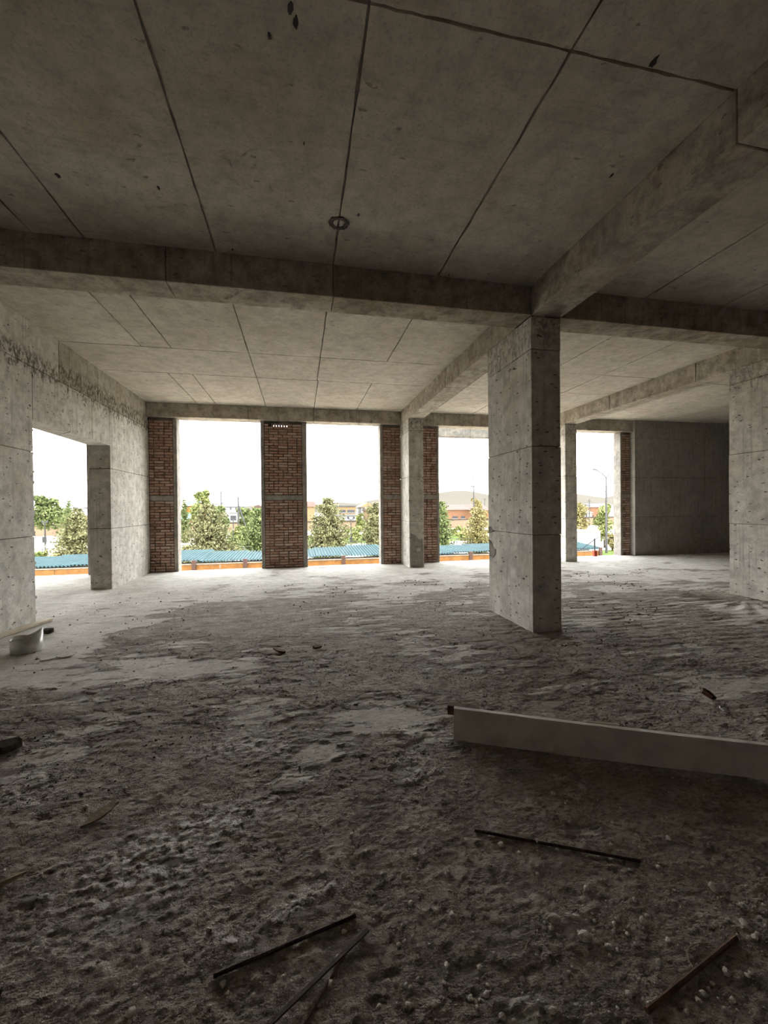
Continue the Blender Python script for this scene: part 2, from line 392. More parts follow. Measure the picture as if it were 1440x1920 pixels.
# ---- floor height field
def smooth(e0, e1, v):
    t = np.clip((v - e0) / (e1 - e0), 0, 1); return t * t * (3 - 2 * t)
def blob(x, y, cx, cy, rx, ry, rot=0):
    c, s = math.cos(rot), math.sin(rot); dx = x - cx; dy = y - cy
    u = (dx * c + dy * s) / rx; v = (-dx * s + dy * c) / ry
    return np.exp(-(u * u + v * v))
def floor_fields(x, y):
    x = np.asarray(x, float); y = np.asarray(y, float)
    yw = y + 2.0 * fbm(x * .45, y * .6, 4, 15, .6)
    b = .74 - .33 * smooth(2.6, 4.6, y) - .24 * smooth(6.4, 8.8, yw)
    b = b - .35 * smooth(-1.6, -2.6, x) * smooth(4.3, 5.2, y)
    b = b + .45 * blob(x, y, -.75, 6.5, 1.0, .9, .5) + .30 * blob(x, y, -.2, 5.2, 1.6, .7, -.2)
    b = b + .50 * blob(x, y, -1.98, 5.5, .28, .30) + .35 * blob(x, y, 1.75, 5.6, .3, .5) + .35 * blob(x, y, 2.1, 4.4, .5, .5)
    b = b + .20 * blob(x, y, 4.3, 4.1, 1.2, .7) + .14 * blob(x, y, 5.6, 6.0, 2, 1.0) + .16 * blob(x, y, 1.6, 7.6, 1.6, 1.4)
    b = b - .55 * blob(x, y, .45, 2.9, .55, .24, -.15) - .4 * blob(x, y, 1.30, 1.68, .14, .09) - .4 * blob(x, y, .1, 2.55, .2, .12)
    b = b - .30 * blob(x, y, 3.1, 3.1, 1.2, .55) - .25 * blob(x, y, -.4, 2.95, .3, .2) - .30 * blob(x, y, -.1, 2.28, .22, .16)
    b = b - .35 * blob(x, y, .57, 2.25, .10, .16) - .28 * blob(x, y, -1.4, 2.9, .5, .2)
    n = fbm(x * .9, y * 1.3, 5, 11, .55)
    d = np.clip(b + n * .62, 0, 1)
    lime = np.clip(blob(x, y, -.62, 1.85, .34, .22, .5) + blob(x, y, -.5, 2.05, .4, .1, .3) + .9 * blob(x, y, -.3, 2.75, .35, .14)
                   + .8 * blob(x, y, .0, 1.60, .16, .05, .4) + .7 * blob(x, y, -.25, 1.50, .12, .04, -.5) + .6 * blob(x, y, .62, 2.3, .12, .12)
                   + .5 * blob(x, y, -1.5, 2.5, .3, .15), 0, 1)
    near = 1 - smooth(3.5, 7.5, y)
    h = .010 * fbm(x * .7, y * .7, 3, 31)
    rough1 = fbm(x * 4.5, y * 6.5, 5, 41, .6); rough2 = fbm(x * 15, y * 19, 4, 51, .62); rough3 = fbm(x * 42, y * 42, 2, 55)
    crust = smooth(.44, .54, d + .55 * fbm(x * 5.5, y * 8.5, 5, 81, .62))
    clod = np.clip(rough2 - .18, 0, 1)
    h = h + crust * (.0060 + .0050 * rough1 + .0034 * rough2 + .0032 * rough3 + .011 * clod) * (.55 + .55 * near)
    h = h + (1 - crust) * (.0030 * rough1 + .0014 * rough2 + .0006 * rough3)
    # trowel and rake ridges right of the big column
    rk = blob(x, y, 4.6, 4.9, 2.4, 1.6)
    h = h + rk * .007 * np.sin(y * 42 + 5 * fbm(x * 1.2, y * 1.2, 3, 71)) * (.5 + fbm(x * 3, y * 3, 2, 75))
    h = h + lime * .008 * (rough2 + .4)
    # fan of trowel strokes by the far right column
    fx, fy = x - 7.0, y - 5.35; rr = np.hypot(fx, fy); an = np.arctan2(fy, fx)
    h = h + .012 * np.sin(an * 22) * np.exp(-((rr - .75) / .4) ** 2) * (x < 7.3)
    flat = np.maximum.reduce([blob(x, y, .45, 2.9, .55, .24, -.15)]) if np.ndim(x) else blob(x, y, .45, 2.9, .55, .24, -.15)
    return h, d, lime
def fz(x, y):
    return float(floor_fields(np.array([x]), np.array([y]))[0][0])

def graded(segments):
    out = []
    for a, b, d0, d1 in segments:
        v = a
        while v < b - 1e-6:
            out.append(v); v += d0 + (d1 - d0) * (v - a) / (b - a)
    return np.array(out)
gx = np.concatenate([graded([(XO, -5, .2, .06), (-5, -2.2, .05, .016), (-2.2, 2.6, .0095, .0095), (2.6, 6, .014, .03), (6, XR, .035, .08)]), [XR]])
gy = np.concatenate([graded([(YB, .4, .5, .05), (.4, .9, .03, .012), (.9, 2.6, .0062, .0100), (2.6, 5.5, .0105, .018), (5.5, 11.12, .02, .032)]), [11.12]])
GX, GY = np.meshgrid(gx, gy); Hh, Dd, Ll = floor_fields(GX.ravel(), GY.ravel())
nx, ny = len(gx), len(gy)
me = bpy.data.meshes.new('floor')
V = np.column_stack([GX.ravel(), GY.ravel(), Hh]).astype(np.float32)
ii = np.arange(nx * ny).reshape(ny, nx)
Q = np.column_stack([ii[:-1, :-1].ravel(), ii[:-1, 1:].ravel(), ii[1:, 1:].ravel(), ii[1:, :-1].ravel()]).astype(np.int32)
me.vertices.add(len(V)); me.vertices.foreach_set('co', V.ravel())
me.loops.add(Q.size); me.loops.foreach_set('vertex_index', Q.ravel())
me.polygons.add(len(Q)); me.polygons.foreach_set('loop_start', np.arange(0, Q.size, 4, dtype=np.int32))
me.polygons.foreach_set('use_smooth', np.ones(len(Q), bool))
me.update(calc_edges=True); me.validate()
for nm, arr in (('dirt', Dd), ('lime', Ll)):
    a = me.attributes.new(nm, 'FLOAT', 'POINT'); a.data.foreach_set('value', arr.astype(np.float32))
me.materials.append(M_floor)
floor = bpy.data.objects.new('floor', me); col.objects.link(floor); tag(floor, kind='structure')
MB().box(XO, XR, YB, 11.12, -.34, -.05).build('slab', M_darkwall, floor)

# ---- ceiling: slab with the cast formwork panels below it
ceiling = MB().box(XO - .2, XR + .2, YB - .2, YFb, ZC + .02, ZC + .32).build('ceiling', M_darkwall, origin=(0, 0, ZC + .02))
tag(ceiling, kind='structure')
def ceiling_panel(x0, x1, y0, y1):
    g = .0088; dz = rnd.uniform(0, .004)
    mb = MB(); n = 16; pts = []
    def jag(): return rnd.uniform(-.0045, .0045)
    for i in range(n): pts.append((x0 + g + (x1 - x0 - 2 * g) * i / n, y0 + g + jag()))
    for i in range(n): pts.append((x1 - g + jag(), y0 + g + (y1 - y0 - 2 * g) * i / n))
    for i in range(n): pts.append((x1 - g - (x1 - x0 - 2 * g) * i / n, y1 - g + jag()))
    for i in range(n): pts.append((x0 + g + jag(), y1 - g - (y1 - y0 - 2 * g) * i / n))
    mb.prism(pts, 2, ZC - dz, ZC + .02)
    return mb.build('ceiling_panel', M_ceil, ceiling)
X1 = [XL, -2.41, -1.97, -.79, .38, 1.545, XA]
def panels(xs, ys):
    for a, b in zip(xs[:-1], xs[1:]):
        for c, d in zip(ys[:-1], ys[1:]): ceiling_panel(a, b, c, d)
panels(X1, [-1.4, 2.12, YT0]); panels([XL, -.79, 1.545, XA], [YB, -1.4])
panels(X1, [YT1, 7.2]); panels([XL, -.79, .38, XA], [7.2, 8.5]); panels([XL, -2.4, -1.97, -.79, .40, 1.5, XA], [8.5, YF])
XS2 = [XA + WA, 4.25, 5.42, 6.59, XB]
panels(XS2, [YB, -1.4, 2.12, YT0]); panels([XA + WA, 3.55, 4.72, 5.9, XB], [YT1, 7.2, 8.45, YF])
XS3 = [XB + WB, 8.64, 9.81, 10.98, 12.15, 13.3, XR]
panels(XS3, [YB, 0, YT0]); panels(XS3, [YT1, 7.3, 8.6, YF]); panels([XO, -7.5, -5.7, XL - TL], [YB, 0, YT0, 7.6, YF])
# round patch where a support pipe stood
pm = MB(); n = 28; ring = []
for k in range(n):
    w = 2 * math.pi * k / n; r1 = .085 * rnd.uniform(.9, 1.12); r2 = .055 * rnd.uniform(.85, 1.1)
    ring.append(((.379 + r1 * math.cos(w), 3.79 + r1 * math.sin(w)), (.379 + r2 * math.cos(w), 3.79 + r2 * math.sin(w))))
vs2 = []
for (a, b) in ring: vs2 += [(*a, ZC - .001), (a[0] * .98 + .379 * .02, a[1] * .98 + 3.79 * .02, ZC - .012), (*b, ZC - .010), (*b, ZC - .001)]
fs2 = []
for k in range(n):
    a, b = 4 * k, 4 * ((k + 1) % n)
    for j in range(3): fs2.append((a + j, b + j, b + j + 1, a + j + 1))
pm.add(vs2, fs2); pm.build('patch', M_mortar, ceiling, recalc=True)
for (px, py, r) in [(672, 402, .02), (555, 40, .03), (545, 15, .03), (297, 351, .022), (108, 328, .03), (1147, 328, .02), (1225, 115, .035), (436, 467, .018), (570, 268, .012), (842, 515, .016), (505, 66, .018)]:
    p = on_floor(px, py, ZC)
    kk = MB(); pts = []
    for k in range(9):
        w = 2 * math.pi * k / 9; q = r * rnd.uniform(.55, 1.1); pts.append((p.x + q * .6 * math.cos(w), p.y + q * 1.2 * math.sin(w)))
    kk.prism(pts, 2, ZC - .006, ZC + .004); kk.build('stub', M_black, ceiling)

# ---- left wall with a doorless opening
wall_left = empty('wall_left', (XL - TL / 2, 5.0, 0), kind='structure')
def wpanel(y0, y1, z0, z1, name='panel', mat=M_wall):
    e = rnd.uniform(-.0015, .0015); g = .0042
    return MB().cbox(XL - TL - e, XL + e, y0 + g, y1 - g, z0 + g, z1 - g, .004).build(name, mat, wall_left)
for y0, y1, z0, z1 in ((YB, YD0 - .02, -.05, ZD + .02), (YB, 11.2, ZD + .02, ZC), (YD1 + .02, 11.2, -.05, ZD + .02)):
    MB().box(XL - TL + .014, XL - .014, y0, y1, z0, z1).build('core', M_mortar, wall_left)
zs = [0, 1.165, 2.32, 3.484, ZC + .02]
for a, b in zip(zs[:-1], zs[1:]):
    a2 = a - .06 if a == 0 else a
    for y0, y1 in ((YB, -.5), (-.5, 3.0), (3.0, YD0)):
        if b > 4: continue
        wpanel(y0, y1, a2, b)
    if b <= 4: wpanel(YD1, 11.22, a2, b)
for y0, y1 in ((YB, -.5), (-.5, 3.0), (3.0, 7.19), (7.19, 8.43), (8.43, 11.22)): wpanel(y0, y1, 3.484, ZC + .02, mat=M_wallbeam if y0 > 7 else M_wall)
for y0, y1 in ((YD0, 8.2), (8.2, YD1)): wpanel(y0, y1, ZD, 3.484)
# ragged grout lips on the near edge of the opening
for z in (.12, .33, .74, .80, 1.18, 1.22, 1.5, 1.9, 2.3, 2.05, 2.62):
    lp = MB(); r = rnd.uniform(.012, .028)
    pts = [(XL + r * .4 * math.cos(k * 1.05) - .006, z + r * math.sin(k * 1.05) * rnd.uniform(.6, 1.2)) for k in range(6)]
    lp.prism(pts, 1, YD0 - .01, YD0 + r * .8); lp.build('grout_lip', M_wall, wall_left)

tag(MB().box(XO - .25, XO, YB - .2, YFb, -.05, ZC + .02).build('wall_outer_left', M_wall), kind='structure')
tag(MB().box(XO, XR, YB - .2, YB, -.05, ZC + .02).build('wall_back', M_wall), kind='structure')
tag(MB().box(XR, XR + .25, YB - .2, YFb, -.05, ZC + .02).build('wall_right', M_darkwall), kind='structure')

# ---- right part of the facade: cast concrete wall
wall_front = empty('wall_front', (12.3, 11.0, 0), kind='structure')
YW = 10.79; XW = 9.95
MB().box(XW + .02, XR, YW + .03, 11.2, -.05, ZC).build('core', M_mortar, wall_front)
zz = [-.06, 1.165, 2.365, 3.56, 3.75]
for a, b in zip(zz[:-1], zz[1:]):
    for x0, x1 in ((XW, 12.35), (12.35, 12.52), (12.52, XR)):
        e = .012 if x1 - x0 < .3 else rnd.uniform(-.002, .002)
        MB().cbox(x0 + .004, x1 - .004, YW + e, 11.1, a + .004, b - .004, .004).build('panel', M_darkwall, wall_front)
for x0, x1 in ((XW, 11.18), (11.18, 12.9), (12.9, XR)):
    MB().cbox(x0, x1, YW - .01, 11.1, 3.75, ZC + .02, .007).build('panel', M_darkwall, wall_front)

# ---- beams
def beam(label, segs, mat=M_beam, mats=None):
    A = np.array(segs); lo = A[:, [0, 2, 4]].min(0); hi = A[:, [1, 3, 5]].max(0)
    e = empty('concrete_beam', ((lo[0] + hi[0]) / 2, (lo[1] + hi[1]) / 2, lo[2]), label, 'beam', 'cast ceiling beams')
    if len(segs) > 1: MB().box(lo[0] + .015, hi[0] - .015, lo[1] + .015, hi[1] - .015, lo[2] + .015, hi[2]).build('core', M_mortar, e)
    ax = 0 if (hi - lo)[0] > (hi - lo)[1] else 2
    for i, sgm in enumerate(segs):
        q = list(sgm); q[ax] += .004; q[ax + 1] -= .004
        MB().cbox(*q, .006).build('beam_segment', mats[i] if mats else mat, e)
    return e
ZT = ZC + .02
def xsegs(xs, y0, y1, z0=ZB, z1=ZT): return [(a, b, y0 + rnd.uniform(-.003, .003), y1, z0, z1) for a, b in zip(xs[:-1], xs[1:])]
def ysegs(ys, x0, x1, z0=ZB, z1=ZT): return [(x0 + rnd.uniform(-.003, .003), x1, a, b, z0, z1) for a, b in zip(ys[:-1], ys[1:])]
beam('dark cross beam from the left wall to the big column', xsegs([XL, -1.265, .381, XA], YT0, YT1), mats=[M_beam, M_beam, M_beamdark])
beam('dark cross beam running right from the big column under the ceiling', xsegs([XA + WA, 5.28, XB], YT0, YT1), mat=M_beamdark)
beam('cross beam beyond the pale column at the right edge', xsegs([XB + WB, 11, XR], YT0, YT1))
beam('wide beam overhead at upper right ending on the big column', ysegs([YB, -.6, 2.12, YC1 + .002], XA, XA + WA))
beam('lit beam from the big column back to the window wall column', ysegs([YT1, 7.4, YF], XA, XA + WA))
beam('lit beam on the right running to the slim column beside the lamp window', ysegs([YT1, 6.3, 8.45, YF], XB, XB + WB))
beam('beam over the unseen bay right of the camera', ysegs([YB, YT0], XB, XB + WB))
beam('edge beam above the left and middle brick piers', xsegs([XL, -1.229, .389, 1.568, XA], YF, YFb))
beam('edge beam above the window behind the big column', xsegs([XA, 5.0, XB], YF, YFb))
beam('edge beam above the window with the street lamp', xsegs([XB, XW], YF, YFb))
beam('edge beam over the window seen through the left opening', xsegs([XO, XL - TL], YF, YFb))
pb = beam('pale outer porch beam hanging in the window left of the big column', [(3.3, 5.35, 12.4, 12.7, 3.75, 4.06), (5.35, 7.5, 12.4, 12.7, 3.75, 4.06)], M_lintel)
MB().cbox(3.3, 3.6, YFb, 12.4, 3.80, 4.06).build('bracket', M_lintel, pb)
MB().cbox(7.2, 7.5, YFb, 12.4, 3.80, 4.06).build('bracket', M_lintel, pb)

# ---- columns, cast in lifts
def column(label, x0, x1, y0, y1, zs_, mat=M_col):
    e = empty('concrete_column', ((x0 + x1) / 2, (y0 + y1) / 2, 0), label, 'column', 'cast concrete columns')
    MB().box(x0 + .014, x1 - .014, y0 + .014, y1 - .014, -.05, zs_[-1] - .01).build('core', M_mortar, e)
    for i, (a, b) in enumerate(zip(zs_[:-1], zs_[1:])):
        j = .0025 if i % 2 else -.001
        MB().cbox(x0 - j, x1 + j, y0 - j, y1 + j, a - .06 if i == 0 else a + .003, b - .003, .005).build('lift', mat, e)
    return e
column('big concrete column in the middle of the floor, dark front and pitted pale side', XA, XA + WA, YC1, YC1b, [0, 1.168, 2.223, 3.371, ZB])
column('concrete column between two brick panels at the window wall', XA, XA + WA, YC2, YC2b, [0, 1.17, 2.29, 3.45, ZB])
column('slim concrete column left of the window with the street lamp', XB, XB + WB, YC2, YC2b, [0, 1.17, 2.34, 3.48, ZB])
column('pale pitted column cut off by the right edge of the picture', XB, XB + WB, 4.50, 5.705, [0, 1.19, 2.348, 3.515, ZB])
def facepatch(parent, pix, plane, axis, mat, out):
    pts = []
    for px, py in pix:
        d = ray(px, py); k = (plane / (d.x if axis == 0 else d.y)); q = Vector((0, 0, EYE)) + d * k
        pts.append((q.y, q.z) if axis == 0 else (q.x, q.z))
    return MB().prism(pts, axis, plane - out, plane + .004).build('render_patch', mat, parent)
C1 = [o for o in bpy.data.objects if o.name == 'concrete_column'][0]; C2 = bpy.data.objects['concrete_column.001']
facepatch(C1, [(918, 1012), (922, 1016), (925, 1026), (930, 1030), (929, 1040), (924, 1046), (919, 1043), (918, 1030)], XA, 0, M_post, .006)
facepatch(C1, [(917, 988), (921, 987), (923, 993), (927, 995), (922, 998), (917, 1000)], XA, 0, M_post, .006)
facepatch(C2, [(770, 1000), (778, 1003), (785, 1012), (792, 1010), (794, 1030), (793, 1062), (771, 1063)], YC2, 1, M_darkwall, .006)
facepatch(C2, [(781, 1028), (789, 1027), (789, 1033), (781, 1034)], YC2, 1, M_wall, .010)
# ---- brick piers
VAR = []
def brick_variants():
    for k in range(7):
        r2 = random.Random(100 + k); bm = bmesh.new(); bmesh.ops.create_cube(bm, size=1.0)
        bmesh.ops.bevel(bm, geom=list(bm.edges), offset=.06, segments=1, affect='EDGES')
        for v in bm.verts: v.co += Vector((r2.uniform(-.02, .02), r2.uniform(-.03, .03), r2.uniform(-.055, .055)))
        m_ = bpy.data.meshes.new('brick'); bm.to_mesh(m_); bm.free(); m_.materials.append(M_brick); VAR.append(m_)
brick_variants()
def lay(e, x0, x1, z0, z1, yf, depth=.115, skip=None):
    org = world_loc(e); n = max(1, round((z1 - z0) / .0702)); ch = (z1 - z0) / n
    for i in range(n):
        z = z0 + ch * (i + .5); x = x0; first = True
        while x < x1 - .02:
            L = .235 if rnd.random() < .72 else .115
            if first and i % 2: L = .115
            first = False
            if x1 - (x + L) < .07: L = x1 - x
            if L > .26: L = (x1 - x) / 2
            if not (skip and skip(x, x + L, z)):
                b = bpy.data.objects.new('brick', rnd.choice(VAR)); col.objects.link(b); b.parent = e
                b.location = (x + L / 2 - org.x, yf + depth / 2 + rnd.uniform(-.005, .006) - org.y, z - org.z + rnd.uniform(-.003, .003))
                b.scale = (L - rnd.uniform(.013, .024), depth, ch - rnd.uniform(.015, .022))
                b.rotation_euler = (0, rnd.uniform(-.02, .02), rnd.uniform(-.012, .012))
                if rnd.random() < .5: b.rotation_euler.z += math.pi
            x += L
def brick_pier(label, x0, x1, post_l, post_r, yf=10.97, top=3.75, holes=None):
    e = empty('brick_pier', ((x0 + x1) / 2, yf + .12, 0), label, 'brick pier', 'brick window piers')
    a, b = x0 + post_l, x1 - post_r
    if post_l: MB().cbox(x0, a, yf - .012, 11.25, -.06, top, .006).build('post', M_post, e)
    if post_r: MB().cbox(b, x1, yf - .012, 11.25, -.06, top, .006).build('post', M_post, e)
    MB().cbox(a, b, yf - .008, 11.22, 1.742, 1.868, .006).build('tie_band', M_post, e)
    MB().cbox(a, b, yf - .006, 11.22, 3.70, top, .006).build('top_band', M_mortar, e)
    mc = MB().box(a, b, yf + .024, 11.21, -.05, 1.742)
    mc.build('mortar', M_mortar, e)
    if holes:
        hx0, hx1, hz0, hz1 = holes
        m2 = MB().box(a, b, yf + .024, 11.21, 1.868, hz0).box(a, hx0, yf + .024, 11.21, hz0, hz1).box(hx1, b, yf + .024, 11.21, hz0, hz1).box(a, b, yf + .024, 11.21, hz1, 3.70)
        m2.build('mortar', M_mortar, e)
        k = 0; x = hx0; org = world_loc(e)
        while x < hx1 - .03:
            b_ = bpy.data.objects.new('brick', VAR[k % 7]); col.objects.link(b_); b_.parent = e
            b_.location = (x + .024 - org.x, yf + .12 - org.y, (hz0 + hz1) / 2 - org.z); b_.scale = (.046, .21, hz1 - hz0 + .004); k += 1; x += .066
        lay(e, a, b, .01, 1.735, yf)
        lay(e, a, b, 1.875, 3.695, yf, skip=lambda p, q, z: hz0 - .02 < z < hz1 + .02 and q > hx0 and p < hx1)
    else:
        MB().box(a, b, yf + .024, 11.21, 1.868, 3.70).build('mortar', M_mortar, e)
        lay(e, a, b, .01, 1.735, yf); lay(e, a, b, 1.875, 3.695, yf)
    return e
brick_pier('brick pier in the corner against the left concrete wall', XL + .003, -2.915, .0, .085)
brick_pier('wide free standing brick pier between the two tall middle windows', -.945, .205, .085, .115, holes=(-.68, -.28, 3.625, 3.70))
brick_pier('narrow brick pier joined to the left side of the window wall column', 2.145, XA - .003, .075, 0)
brick_pier('narrow brick pier joined to the right side of the window wall column', XA + WA + .003, 3.80, 0, .055)
brick_pier('narrow brick pier beside the dark wall right of the lamp window', 9.60, XW - .003, .075, 0)
brick_pier('brick pier end seen through the opening in the left wall', -4.885, XL - TL - .003, .085, 0)

# ---------------------------------------------------------------- loose things on the floor
board = MB()
p0 = on_floor(851, 1388, 0.002); p1 = on_floor(1440, 1457, .012); dr = (p1 - p0); L01 = dr.xy.length; dr.z = 0; dr.normalize()
N_ = 20; LEN = 2.5; pv = []; nrm = Vector((dr.y, -dr.x, 0)); nrm = nrm if nrm.y < 0 else -nrm
for i in range(N_ + 1):
    t_ = LEN * i / N_ / L01; c = p0 + dr * (LEN * i / N_) + nrm * (.030 * math.sin(min(t_, 1.4) * math.pi * .72))
    lift = .002 + .010 * min(t_, 1.3) ** .7
    h0 = .198 - .022 * t_
    for (a, z) in ((0, lift), (-.030, lift), (-.030 - .02, lift + h0), (-.02, lift + h0 + rnd.uniform(-.002, .002))):
        q = c + nrm * a; pv.append((q.x, q.y, z))
fs = []
for i in range(N_):
    for k in range(4):
        fs.append((i * 4 + k, i * 4 + (k + 1) % 4, (i + 1) * 4 + (k + 1) % 4, (i + 1) * 4 + k))
fs += [(0, 1, 2, 3), tuple(N_ * 4 + k for k in (3, 2, 1, 0))]
board.add(pv, fs); bo = board.build('formwork_board', M_board)
tag(bo, 'long grey coated board standing on edge across the right foreground', 'board')
q = p0 - nrm * .085 + dr * .0
wb = MB().bar(Vector((q.x, q.y, .165)) - dr * .045, Vector((q.x, q.y, .165)) + dr * .16, .05, .06).bar(Vector((q.x, q.y, -.02)) + dr * .12, Vector((q.x, q.y, .135)) + dr * .12, .05, .06, up=(dr.x, dr.y, 0))
tag(wb.build('timber_block', M_brownwood), 'small brown timber block propping the left end of the grey board', 'timber block')
q2 = p0 + dr * 2.2 - nrm * .09
tag(MB().bar(Vector((q2.x, q2.y, 0)) , Vector((q2.x, q2.y, .14)), .09, .09, up=(dr.x, dr.y, 0)).build('timber_prop', M_brownwood), 'timber prop behind the far end of the grey board', 'timber block')
a = on_floor(1160, 1362, .22); c1 = p0 + dr * .80
sp = MB(); s0 = p0 + dr * .78 - nrm * .034; s1 = p0 + dr * .98 - nrm * .04
sp.bar((s0.x, s0.y, .196), (s1.x, s1.y, .197), .012, .005)
tag(sp.build('wood_splinter', M_wood2), 'pale wood splinter lying on top of the grey board', 'splinter')

def rebar(label, pa, pb, r, name='rebar', mat=M_rust, ribs=True, ext=0.0, lift=None):
    A = on_floor(*pa); B = on_floor(*pb); d = (B - A)
    B = B + d * ext
    za = max(fz(A.x, A.y), 0); zb = max(fz(B.x, B.y), 0)
    mid = max(fz((A.x * (1 - t) + B.x * t), (A.y * (1 - t) + B.y * t)) - (za * (1 - t) + zb * t) for t in (.2, .35, .5, .65, .8))
    up_ = r * .9 + max(0, mid) * .6
    A.z = za + up_; B.z = zb + up_
    L = (B - A).length; n = int(L / .008) if ribs else 10
    pts = []; rr = []
    for i in range(n + 1):
        pts.append(A.lerp(B, i / n)); rr.append(r * (1.13 if (ribs and i % 2) else .95) * (1 + rnd.uniform(-.03, .03)))
    o = MB().tube(pts, rr, 8).build(name, mat)
    tag(o, label, 'metal bar', 'loose metal bars on the floor'); return o
rebar('ribbed rust-black rebar lying right of centre below the grey board', (890, 1563), (1200, 1620), .0062)
rebar('ribbed dark rebar, upper of the three bars at the bottom edge', (400, 1838), (667, 1725), .0066)
rebar('thin rusty rod leaning into the long dark bar at the bottom edge', (648, 1797), (575, 1920), .0048, ext=.35, mat=M_rust2)
rebar('thick brown rusted bar in the bottom right corner', (1213, 1905), (1380, 1768), .0085, mat=M_rust2, ribs=False)
A = on_floor(690, 1755); B = on_floor(520, 1920); B = B + (B - A) * .3
A.z = fz(A.x, A.y) + .012; B.z = fz(B.x, B.y) + .014
tag(MB().bar(A, B, .013, .006).build('steel_strip', M_rust), 'long dark flat steel strip running out of the bottom edge', 'metal bar', 'loose metal bars on the floor')
A = on_floor(-60, 1702); B = on_floor(50, 1645); A.z = fz(A.x, A.y) + .02; B.z = fz(B.x, B.y) + .018
tag(MB().tube([A, A.lerp(B, .4) + Vector((0, 0, .004)), A.lerp(B, .8), B], [.014, .014, .012, .005], 7).build('wooden_stick', M_wood), 'broken wooden stick at the left edge of the floor', 'stick')
def chip(label, px, py, w, l, rot, mat, name, cat, tilt=.12, th=.008):
    p = on_floor(px, py); z = fz(p.x, p.y); pts = []
    for k in range(8):
        an = 2 * math.pi * k / 8; pts.append((w * math.cos(an) * rnd.uniform(.6, 1.1), l * math.sin(an) * rnd.uniform(.6, 1.1)))
    mb = MB().prism(pts, 2, 0, th); m_ = Matrix.Rotation(rot, 3, 'Z') @ Matrix.Rotation(tilt, 3, 'X')
    mb.v = [tuple(m_ @ Vector(v) + Vector((p.x, p.y, z + abs(tilt) * l * .6 + .003))) for v in mb.v]
    return tag(mb.build(name, mat), label, cat)
chip('flat brown wood chip lying on the dirt at left', 188, 1537, .045, .075, -1.0, M_wood, 'wood_chip', 'wood chip', .25)
chip('brown brick fragment on the pale floor right of the big column', 1325, 1307, .035, .05, .6, M_brownwood, 'brick_fragment', 'rubble', .5, .03)
chip('small bright white scrap near the brick fragment', 1358, 1336, .024, .035, .4, M_paper, 'plaster_scrap', 'scrap', .4, .012)
chip('grey flat flake of cement right of the white can', 122, 1232, .09, .055, .3, M_pebble, 'cement_flake', 'flake', .1, .012)
chip('white narrow scrap on the floor near the white can', 90, 1238, .09, .03, .5, M_paper, 'plastic_scrap', 'scrap', .2, .01)
chip('dark lump lying by the end of the pale plank', 92, 1187, .06, .045, .2, M_clod, 'mortar_lump', 'lump', .2, .05)
chip('dark wood offcut lying mid floor', 525, 1224, .03, .09, .9, M_brownwood, 'wood_offcut', 'offcut', .1, .02)
chip('dark offcut beside the mid floor wood', 595, 1217, .06, .035, .3, M_brownwood, 'timber_scrap', 'offcut', .15, .02)
chip('tiny white splinter in the dirt above the steel strips', 695, 1678, .006, .02, .8, M_paper, 'white_splinter', 'scrap', .3, .004)
chip('dark torn lump at the left edge of the floor', 12, 1408, .09, .05, .3, M_clod, 'torn_lump', 'lump', .2, .05)

# pale plank along the foot of the left wall
A = on_floor(-60, 1215); B = on_floor(92, 1164); A.z = fz(A.x, A.y) + .02; B.z = fz(B.x, B.y) + .02
tag(MB().bar(A, B, .10, .028).build('plank', M_wood2), 'pale raw plank lying at the foot of the left wall', 'plank')

# cut white can
pc = on_floor(50, 1222); pc.z = fz(pc.x, pc.y)
can = empty('cut_can', pc, 'dented white can with a slanted cut rim near the left wall', 'can')
nn = 28; rad = .138; vs3 = []
for lay_, (z, k) in enumerate(((0, .93), (.018, 1.0), (.06, 1.0), (None, .98))):
    for i in range(nn):
        w = 2 * math.pi * i / nn; zz_ = z if z is not None else .150 + .07 * max(0, math.cos(w - .35)) + .012 * math.sin(3 * w)
        kk = k + (.03 * math.sin(2 * w + .5) if lay_ > 1 else 0)
        vs3.append((pc.x + rad * kk * math.cos(w), pc.y + rad * kk * .86 * math.sin(w), pc.z + zz_))
fs3 = [(l_ * nn + i, l_ * nn + (i + 1) % nn, (l_ + 1) * nn + (i + 1) % nn, (l_ + 1) * nn + i) for l_ in range(3) for i in range(nn)]
fs3.append(tuple(range(nn))[::-1])
cb = MB().add(vs3, fs3).build('can_body', M_can, can, smooth=True)
sm = cb.modifiers.new('thickness', 'SOLIDIFY'); sm.thickness = .006
rimp = [Vector(vs3[3 * nn + i % nn]) for i in range(nn + 1)]
MB().tube(rimp, .006, 6, False).build('rim', M_can, can, smooth=True)
fl = MB().add([(pc.x + rad * .9 * math.cos(2 * math.pi * i / nn), pc.y + rad * .77 * math.sin(2 * math.pi * i / nn), pc.z + .03) for i in range(nn)], [tuple(range(nn))])
fl.build('residue', M_black, can)

